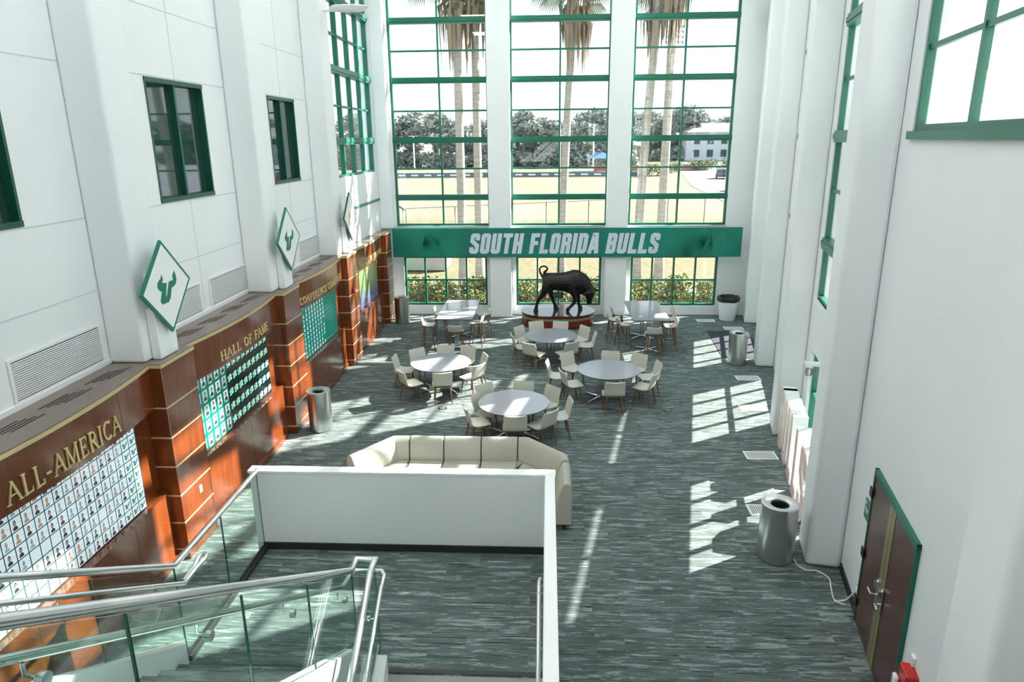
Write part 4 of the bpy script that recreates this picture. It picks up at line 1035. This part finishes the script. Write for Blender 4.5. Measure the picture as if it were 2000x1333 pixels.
# glass guards
def guard(name_lab, x, y_lo, y_hi, base, topz, nseg, shoe_from=None):
    pass
RR = .03
def rail_guard(lab, x, path, breaks, handrail, hx, brackets, stand=None, extra=None):
    """path: function y->(z_base, z_top); breaks: list of y's, panels between"""
    t = thing('glass_railing', lab, 'railing', (x, breaks[0], LZ), 0)
    zb, zt = path
    for a, b in zip(breaks[:-1], breaks[1:]):
        ylo, yhi = min(a, b), max(a, b)
        g = .006
        p = [(ylo + g, zb(ylo + g)), (yhi - g, zb(yhi - g)), (yhi - g, zt(yhi - g) - .03), (ylo + g, zt(ylo + g) - .03)]
        q = MB().prism(p, lambda u, v, w: (w, u, v), x - .006, x + .006)
        # edges (sides) green
        q.m = [0 if len(f) == 3 else 1 for f in q.f]
        q.build('glass_panel', [M['rail_glass'], M['greenglass']], t)
        sh = [(ylo, zb(ylo) - .03), (yhi, zb(yhi) - .03), (yhi, zb(yhi) + .035), (ylo, zb(ylo) + .035)]
        mb = MB(); mb.prism(sh, lambda u, v, w: (w, u, v), x - .035, x - .0065); mb.prism(sh, lambda u, v, w: (w, u, v), x + .0065, x + .035); mb.build('base_shoe', M['black'], t)
    return t
brA = [YE + .08, 4.45, 3.45, 2.45, 1.45, .5]
# left guard: landing run + slope
t = rail_guard('glass railing along the left edge of the landing and upper flight', -3.5, (lambda y: LZ + .02 if y > YE else up_z(.27)(y) if y < YE - .0 else LZ + .02, lambda y: 2.27 if y > YE else up_z(1.07)(y)), [7.47, 6.5, YE + .08], None, 0, [])
for a, b in zip(brA[:-1], brA[1:]):
    g = .006; zb, zt = up_z(.27), up_z(1.07)
    q = MB().prism([(b + g, zb(b)), (a - g, zb(a - g)), (a - g, zt(a - g) - .03), (b + g, zt(b + g) - .03)], lambda u, v, w: (w, u, v), -3.506, -3.494); q.m = [0 if len(f) == 3 else 1 for f in q.f]; q.build('glass_panel', [M['rail_glass'], M['greenglass']], t)
MB().tube([(-3.5, 7.52, 2.27), (-3.5, YE + .08, 2.27), (-3.5, .5, up_z(1.07)(.5))], RR, 20).build('top_rail', M['chrome'], t)
def handr(x, xg, y_end, y_far, zoff, parent, brk, down=False, loop=0, r=.021):
    f = dn_z(zoff) if down else up_z(zoff)
    pts = [(x, y_far, f(y_far)), (x, y_end, f(y_end))]
    if loop == 1:   # rounded return onto the glass
        z = f(y_end)
        pts += spline([(x, y_end + .06, z), (x, y_end + .26, z + .005), (x + .012, y_end + .40, z + .01), (x - .02, y_end + .47, z + .01), (x - .07, y_end + .44, z + .0), (xg + .03, y_end + .3, z - .03), (xg + .02, y_end + .12, z - .06)])
    MB().tube(pts, r, 16).build('handrail', M['chrome'], parent)
    for y in brk:
        z = f(y); sgn = 1 if xg > x else -1
        mb = MB(); mb.tube([(x, y, z - .015), (x, y, z - .07), (xg - sgn * .03, y, z - .085)], .008, 8); mb.tube([(xg - sgn * .04, y, z - .085), (xg - sgn * .008, y, z - .085)], .03, 20)
        mb.build('rail_bracket', M['chrome'], parent)
handr(-3.41, -3.5, YE + .06, .5, .90, t, [5.35, 4.0, 2.6], loop=1)
# right guard of the upper flight and its turn to the lower flight
t = thing('glass_railing', 'glass railing with thick steel rail beside the upper flight, nearest the camera', 'railing', (-1.8, YE, LZ))
for a, b in zip(brA[:-1], brA[1:]):
    g = .006; zb, zt = up_z(.27), up_z(1.07)
    q = MB().prism([(b + g, zb(b)), (a - g, zb(a - g)), (a - g, zt(a - g) - .03), (b + g, zt(b + g) - .03)], lambda u, v, w: (w, u, v), -1.806, -1.794); q.m = [0 if len(f) == 3 else 1 for f in q.f]; q.build('glass_panel', [M['rail_glass'], M['greenglass']], t)
MB().tube([(-1.8, .5, up_z(1.07)(.5)), (-1.8, YE + .07, 2.27), (-1.8, YE + .25, 2.27), (-1.62, YE + .25, 2.27), (-1.62, YE + .07, 2.27), (-1.62, 3.4, dn_z(1.07)(3.4))], RR, 20).build('top_rail', M['chrome'], t)
handr(-1.89, -1.8, YE + .06, .5, .90, t, [5.35, 4.2, 3.1, 2.0])
MB().tube([(-1.89, YE + .06, up_z(.9)(YE)), (-1.87, YE + .24, 2.1), (-1.84, YE + .32, 2.1), (-1.58, YE + .32, 2.1), (-1.54, YE + .24, 2.1), (-1.53, YE + .06, 2.1), (-1.53, 3.4, dn_z(.9)(3.4))], .021, 16).build('handrail', M['chrome'], t)
t2 = thing('glass_railing', 'glass railing panels beside the lower flight right of the thick steel rail', 'railing', (-1.62, YE, LZ))
bB = [YE + .23, 4.5, 3.5]
for a, b in zip(bB[:-1], bB[1:]):
    g = .006; zb, zt = dn_z(.1), dn_z(1.07)
    q = MB().prism([(b + g, zb(b)), (a - g, zb(a)), (a - g, zt(a) - .03), (b + g, zt(b) - .03)], lambda u, v, w: (w, u, v), -1.626, -1.614); q.m = [0 if len(f) == 3 else 1 for f in q.f]; q.build('glass_panel', [M['rail_glass'], M['greenglass']], t2)
    mb = MB(); sh = [(b, zb(b) - .05), (a, zb(a) - .05), (a, zb(a) + .03), (b, zb(b) + .03)]; mb.prism(sh, lambda u, v, w: (w, u, v), -1.65, -1.6265); mb.build('base_shoe', M['chrome'], t2)
q = MB().box(-1.79, YE + .244, LZ + .02, -1.63, YE + .256, 2.235).build('glass_panel', M['rail_glass'], t2)
for y in (5.3, 4.4):
    z = dn_z(.9)(y); mb = MB(); mb.tube([(-1.53, y, z - .015), (-1.53, y, z - .07), (-1.59, y, z - .085)], .008, 8); mb.tube([(-1.585, y, z - .085), (-1.613, y, z - .085)], .03, 20); mb.build('rail_bracket', M['chrome'], t2)
# handrail on the side wall
o = MB().tube([(-.002, 5.72, 2.06), (-.05, 5.72, 2.08), (-.06, 5.66, 2.09), (-.06, YE, 2.09), (-.06, 3.4, dn_z(.89)(3.4))], .021, 16).build('handrail', M['chrome']); tag(o, 'steel handrail fixed to the inner side of the low wall right of the landing', 'handrail')
o = MB().box(-.018, .0, 2.1, -.0125, 7.48, 2.2).build('wall_rail', M['whitep']); tag(o, 'pale strip along the inside of the narrow side wall under its cap', 'trim')

# ================================================================== OUTSIDE
random.seed(21)
struct(MB().add([(-260, 24.9, -.06), (260, 24.9, -.06), (260, 420, -.06), (-260, 420, -.06)], [(0, 1, 2, 3)]).build('field', M['grass']))
struct(MB().add([(-60, 24.8, -.04), (60, 24.8, -.04), (60, 56, -.04), (-60, 56, -.04)], [(0, 1, 2, 3)]).build('lawn', M['lawn']))
struct(MB().add([(9.2, -40, -.05), (90, -40, -.05), (90, 24.8, -.05), (9.2, 24.8, -.05)], [(0, 1, 2, 3)]).build('lawn', M['lawn']))
struct(MB().add([(17, 62, -.02), (60, 62, -.02), (95, 200, -.02), (32, 185, -.02), (19, 95, -.02)], [(0, 1, 2, 3, 4)]).build('car_park', M['asphalt']))
struct(MB().add([(-60, 28.3, -.03), (60, 28.3, -.03), (60, 29.4, -.03), (-60, 29.4, -.03)], [(0, 1, 2, 3)]).build('path', M['stone']))

def leafcloud(mb, c, rx, ry, rz, n, s, mi=0):
    for _ in range(n):
        while True:
            p = Vector((random.uniform(-1, 1), random.uniform(-1, 1), random.uniform(-1, 1)))
            if .35 < p.length < 1: break
        p = Vector((c[0] + p.x * rx, c[1] + p.y * ry, c[2] + p.z * rz))
        a = Vector((random.gauss(0, 1), random.gauss(0, 1), random.gauss(0, 1))).normalized(); b = a.cross(Vector((random.gauss(0, 1), random.gauss(0, 1), random.gauss(0, 1)))).normalized()
        k = s * random.uniform(.6, 1.3)
        mb.add([p - a * k, p + b * k * .45, p + a * k, p - b * k * .45], [(0, 1, 2, 3)], mi)
# shrubs below the end windows
shv = []
for v in range(4):
    mb = MB()
    for _ in range(7): leafcloud(mb, (random.uniform(-.45, .45), random.uniform(-.35, .35), random.uniform(.25, .6)), .35, .3, .32, 90, .07)
    for _ in range(5): x = random.uniform(-.3, .3); mb.tube([(x * .3, 0, 0), (x, random.uniform(-.2, .2), .6)], .012, 5, 1)
    shv.append(mb)
SHG = 'leafy shrubs outside the end windows'
protos = [m_.build('shrub', [M['leafl'], M['bark']]) for m_ in shv]
used = [False] * 4; k = 0
for row, (yy, dz) in enumerate(((25.95, 1.0), (26.8, 1.1), (27.6, 1.0))):
    for x in [-6.2 + 1.12 * i for i in range(13)]:
        v = k % 4; k += 1
        o = protos[v] if not used[v] else protos[v].copy()
        if used[v]: COL.objects.link(o)
        used[v] = True
        o.location = (x + random.uniform(-.25, .25), yy + random.uniform(-.25, .25), -.05); o.rotation_euler.z = random.uniform(0, 6.28); q = random.uniform(.85, 1.2) * dz; o.scale = (q, q, q * random.uniform(.8, 1.1))
        tag(o, 'leafy shrub outside the %s low end window, %s row of the bed' % ('left' if x < -1.7 else 'middle' if x < 2.4 else 'right', ('front', 'middle', 'back')[row]), 'shrub', SHG)

# palms
def palm(x, y, lean, h, r, lab, seed):
    random.seed(seed); t = thing('palm_tree', lab, 'palm tree', (x, y, -.05), 0, 'tall palms outside the end windows')
    n = 10; pts = [(lean[0] * (i / n) ** 1.6, lean[1] * (i / n) ** 1.6, h * i / n) for i in range(n + 1)]
    MB().tube(pts, [r * (1.25 if i == 0 else 1.0 - .25 * i / n) for i in range(n + 1)], 14).build('trunk', M['palmbark'], t, world=False)
    tx, ty = lean; mb = MB()
    for i in range(70):     # skirt of dead fronds
        a = random.uniform(0, 2 * pi); z = h - random.uniform(0, 1.2); L = random.uniform(.8, 2.2); o_ = random.uniform(.25, .6)
        p0 = Vector((tx + cos(a) * r, ty + sin(a) * r, z)); p1 = p0 + Vector((cos(a) * o_, sin(a) * o_, -.3)); p2 = p0 + Vector((cos(a) * o_ * .9, sin(a) * o_ * .9, -L)); w = Vector((-sin(a), cos(a), 0)) * random.uniform(.04, .1)
        mb.add([p0 - w * .3, p0 + w * .3, p1 + w, p1 - w, p2 + w * .2, p2 - w * .2], [(0, 1, 2, 3), (3, 2, 4, 5)])
    mb.build('dead_frond_skirt', M['palmdead'], t, world=False)
    mb = MB()
    for i in range(34):
        a = random.uniform(0, 2 * pi); el = random.uniform(-.5, 1.1); L = random.uniform(.9, 1.3)
        b0 = Vector((tx, ty, h)); d = Vector((cos(a) * cos(el), sin(a) * cos(el), sin(el))); c = b0 + d * L; w = Vector((-sin(a), cos(a), 0))
        mb.tube([b0, c], .02, 5)
        upv = w.cross(d)
        for q in range(22):
            f = radians(-80 + 160 * q / 21); dd = (d * cos(f) + w * sin(f)).normalized(); l2 = 1.0 * (.75 + .25 * cos(f))
            m1 = c + dd * l2 * .6; e = c + dd * l2 + Vector((0, 0, -.35)); ww = dd.cross(upv).normalized() * .03
            mb.add([c, m1 + ww, e, m1 - ww], [(0, 1, 2, 3)])
    mb.build('fronds', M['palmleaf'], t, world=False)
palm(-3.6, 29.6, (0, 0), 11.9, .2, 'tall palm in the left end window, leftmost trunk of the pair', 1)
palm(-2.95, 30.3, (0, 0), 12.4, .19, 'tall palm in the left end window, right trunk of the pair beside the column', 2)
palm(.65, 31.2, (.45, 0), 12.0, .19, 'tall palm seen through the middle end window', 3)
palm(3.95, 30.8, (.55, 0), 12.1, .2, 'tall palm in the right end window, left of its two palms', 4)
palm(5.0, 31.0, (.1, 0), 13.0, .21, 'tall palm in the right end window, right of its two palms', 5)

# flood light masts
def mast(x, y, h, lab):
    t = thing('floodlight_mast', lab, 'floodlight', (x, y, 0))
    MB().tube([(0, 0, 0), (0, 0, h)], [.28, .14], 10).build('pole', M['metal_g'], t, world=False)
    mb = MB()
    for j in range(4):
        mb.box(-1.8, -.08, h - .3 - j * .95, 1.8, .08, h - .18 - j * .95)
    mb.build('crossarm', M['metal_g'], t, world=False)
    for j in range(4):
        for i in range(5): MB().lathe([(.12, .15), (.3, -.15), (0, -.16)], (-1.6 + .8 * i, -.2, h - .45 - j * .95), 10).build('lamp_head', M['metal_g'], t, world=False)
mast(25.0, 150, 27.5, 'tall floodlight mast with rows of round lamps in the right end window')
mast(-37.5, 150, 24.5, 'distant floodlight mast seen through the tall side window at left')
for i, (x, y, h) in enumerate(((-28, 150, 7), (-7.5, 150, 9), (2.6, 150, 9), (9.5, 150, 9))):
    o = MB().tube([(0, 0, 0), (0, 0, h)], .14, 8).box(-.9, -.1, h - .1, .9, .1, h).build('light_pole', M['whitep'], None, loc=(0, 0, 0)); o.location = (x, y, 0)
    tag(o, 'thin pale light pole far across the field, %s' % ('leftmost', 'seen at the left window column', 'left one in the middle window', 'right one in the middle window')[i], 'light pole', 'thin light poles across the field')

# chain link fences: posts and rails are parts of one fence
def fence(p, q, h, n, lab, mesh=True):
    P_, Q = Vector((*p, 0)), Vector((*q, 0)); t = thing('chain_fence', lab, 'fence', tuple((P_ + Q) / 2))
    for i in range(n + 1):
        c = P_.lerp(Q, i / n); MB().tube([c, c + Vector((0, 0, h))], .035, 8).build('post', M['metal_g'], t)
    MB().tube([P_ + Vector((0, 0, h - .03)), Q + Vector((0, 0, h - .03))], .028, 8).build('top_rail', M['metal_g'], t)
    MB().tube([P_ + Vector((0, 0, .12)), Q + Vector((0, 0, .12))], .02, 8).build('bottom_wire', M['metal_g'], t)
fence((-8.5, 42), (14, 52), 2.2, 8, 'dark chain fence crossing the dry field in the end windows')
fence((14, 52), (26, 50), 2.2, 4, 'dark chain fence continuing to the right beside the car park')
o = MB().box(-40, 119.8, 0, 15, 120.1, .8).build('field_banner', M['signblue'])
mb = MB()
t = thing('field_banner', 'long low dark banner fence with white marks along the far side of the field', 'fence', (-12, 120, 0)); o.parent = t; o.location = -Vector(t.location); o.name = 'banner_panel'
for i in range(22): x = -34 + i * 2.2; mb.box(x, 119.78, .28, x + 1.2, 119.8, .52)
mb.build('printed_marks', M['whitep'], t)
# goal frame
t = thing('goal_frame', 'low white goal frame lying on the field in the left end window', 'goal', (-9, 57.5, 0))
MB().tube([(-13.5, 59, 0), (-13.5, 59, 1.2), (-4.3, 59, 1.2), (-4.3, 59, 0)], .05, 8).build('crossbar', M['whitep'], t)
# orange safety netting, tent
o = MB().box(9, 139.9, 0, 31, 140, 1.1).build('safety_net', M['orange']); tag(o, 'orange safety netting strung across the far side of the field', 'netting')
t = thing('canopy_tent', 'small blue canopy tent by the far trees', 'tent', (2, 142, 0))
MB().loft([[(8.0, 140, 2.4), (13, 140, 2.4), (13, 144, 2.4), (8.0, 144, 2.4)], [(10.2, 141.8, 3.6), (10.8, 141.8, 3.6), (10.8, 142.2, 3.6), (10.2, 142.2, 3.6)]], smooth=False).build('canopy', M['blue'], t)
for a, b in ((8.1, 140.1), (12.9, 140.1), (8.1, 143.9), (12.9, 143.9)): MB().box(a - .05, b - .05, 0, a + .05, b + .05, 2.4).build('leg', M['whitep'], t)
# green metal stair outside left
t = thing('outdoor_stair', 'pale green outdoor stair with railing at the left edge of the end window', 'stairs', (-9, 33, 0))
MB().prism([(0, 0), (0, 2.3), (-5, 5.2), (-5, 0)], lambda u, v, w: (-8.9 + u * .8 + 2.2, w, v * .9), 32.5, 32.6).build('side_panel', M['gpaint'], t)
MB().tube([(-6.6, 32.4, 3.0), (-11.5, 32.4, 6.2)], .05, 8).build('handrail', M['green'], t)
for i in range(9): u = i / 8; MB().tube([(-6.7 - 4.6 * u, 32.4, 2.0 + 2.9 * u), (-6.7 - 4.6 * u, 32.4, 3.0 + 3.05 * u)], .03, 6).build('baluster', M['gpaint'], t)
# concrete block
o = MB().box(-7.2, 33.2, 0, -4.9, 35.2, .85).build('concrete_block', M['stone'], bevel=.03); tag(o, 'grey concrete block on the dry lawn, seen through the left low window', 'concrete block')

# pale house beyond the car park
t = thing('house', 'pale two storey building beyond the car park in the right end window', 'building', (52, 205, 0))
MB().box(38, 200, 0, 70, 212, 7.5).build('wall', M['stucco'], t)
MB().loft([[(37, 199, 7.5), (71, 199, 7.5), (71, 213, 7.5), (37, 213, 7.5)], [(41, 206, 10), (67, 206, 10), (67, 206.2, 10), (41, 206.2, 10)]], smooth=False).build('roof', M['roof'], t)
for i in range(8):
    for z in (1.0, 4.4): MB().box(40 + i * 3.7, 199.9, z, 41.6 + i * 3.7, 199.99, z + 1.9).build('window', M['carglass'], t)
# cars
def car(x, y, rz, c):
    t = thing('car', '', 'car', (x, y, 0), rz)
    body = [(-2.2, .3), (-2.2, .75), (-1.9, .9), (1.1, .92), (2.1, .8), (2.2, .6), (2.2, .3)]
    MB().prism(body, lambda u, v, w: (u, w, v), -.88, .88).build('body', M['car%d' % c], t, world=False, bevel=.05)
    MB().prism([(-1.9, .9), (-1.4, 1.42), (.4, 1.42), (1.15, .92)], lambda u, v, w: (u, w, v), -.78, .78).build('cabin', M['carglass'], t, world=False, bevel=.05)
    for a in (-1.35, 1.35):
        for b in (-.88, .72): MB().prism([(a + .32 * cos(q * pi / 8), .32 + .32 * sin(q * pi / 8)) for q in range(16)], lambda u, v, w: (u, w, v), b, b + .16).build('wheel', M['black'], t, world=False)
    return t
cl = ['dark blue car parked in the front row of the car park', 'silver car parked in the front row of the car park', 'white car parked in the front row of the car park', 'dark grey car parked in the back row of the car park', 'red car parked in the back row of the car park', 'silver car parked in the back row of the car park', 'white car parked in the back row of the car park']
for i, (x, y, c) in enumerate(((23, 86, 0), (26.6, 88, 1), (30.4, 90, 4), (27, 112, 2), (31, 115, 3), (35, 118, 1), (39.3, 121, 4))): car(x, y, 1.3, c)['label'] = cl[i]
# border shrubs of the car park
for i, (x, y) in enumerate(((17, 120), (20, 124), (24, 136), (28, 140), (33, 146), (38, 152), (43, 158))):
    o = protos[i % 4].copy(); COL.objects.link(o); o.location = (x, y, -.05); o.scale = (4.2, 2.6, 2.4); tag(o, 'low rounded bush by the car park edge, %s' % ('first from the left', 'second from the left', 'third from the left', 'fourth from the left', 'third from the right', 'second from the right', 'farthest right')[i], 'shrub', 'bushes along the car park')

# far trees
trv = []
for v in range(5):
    random.seed(40 + v); mb = MB(); H_ = (11, 13.5, 9.5, 12.5, 10.5)[v]
    mb.tube([(0, 0, 0), (.3, 0, H_ * .5), (.1, .1, H_ * .8)], [.3, .2, .1], 8, 1)
    n = (13, 11, 15, 12, 14)[v]
    for i in range(n):
        a = random.uniform(0, 6.28); rr = random.uniform(0, H_ * .28); z = random.uniform(H_ * (.25 if v % 2 == 0 else .45), H_ * .92)
        mb.tube([(.1, 0, z * .7), (cos(a) * rr, sin(a) * rr, z)], .06, 5, 1)
        leafcloud(mb, (cos(a) * rr, sin(a) * rr, z), H_ * .17, H_ * .17, H_ * .11, 150, .6)
    if 1:
        for i in range(8): a = random.uniform(0, 6.28); leafcloud(mb, (cos(a) * 2.2, sin(a) * 2.2, 1.3), 2.4, 2.0, 2.2, 110, .65)
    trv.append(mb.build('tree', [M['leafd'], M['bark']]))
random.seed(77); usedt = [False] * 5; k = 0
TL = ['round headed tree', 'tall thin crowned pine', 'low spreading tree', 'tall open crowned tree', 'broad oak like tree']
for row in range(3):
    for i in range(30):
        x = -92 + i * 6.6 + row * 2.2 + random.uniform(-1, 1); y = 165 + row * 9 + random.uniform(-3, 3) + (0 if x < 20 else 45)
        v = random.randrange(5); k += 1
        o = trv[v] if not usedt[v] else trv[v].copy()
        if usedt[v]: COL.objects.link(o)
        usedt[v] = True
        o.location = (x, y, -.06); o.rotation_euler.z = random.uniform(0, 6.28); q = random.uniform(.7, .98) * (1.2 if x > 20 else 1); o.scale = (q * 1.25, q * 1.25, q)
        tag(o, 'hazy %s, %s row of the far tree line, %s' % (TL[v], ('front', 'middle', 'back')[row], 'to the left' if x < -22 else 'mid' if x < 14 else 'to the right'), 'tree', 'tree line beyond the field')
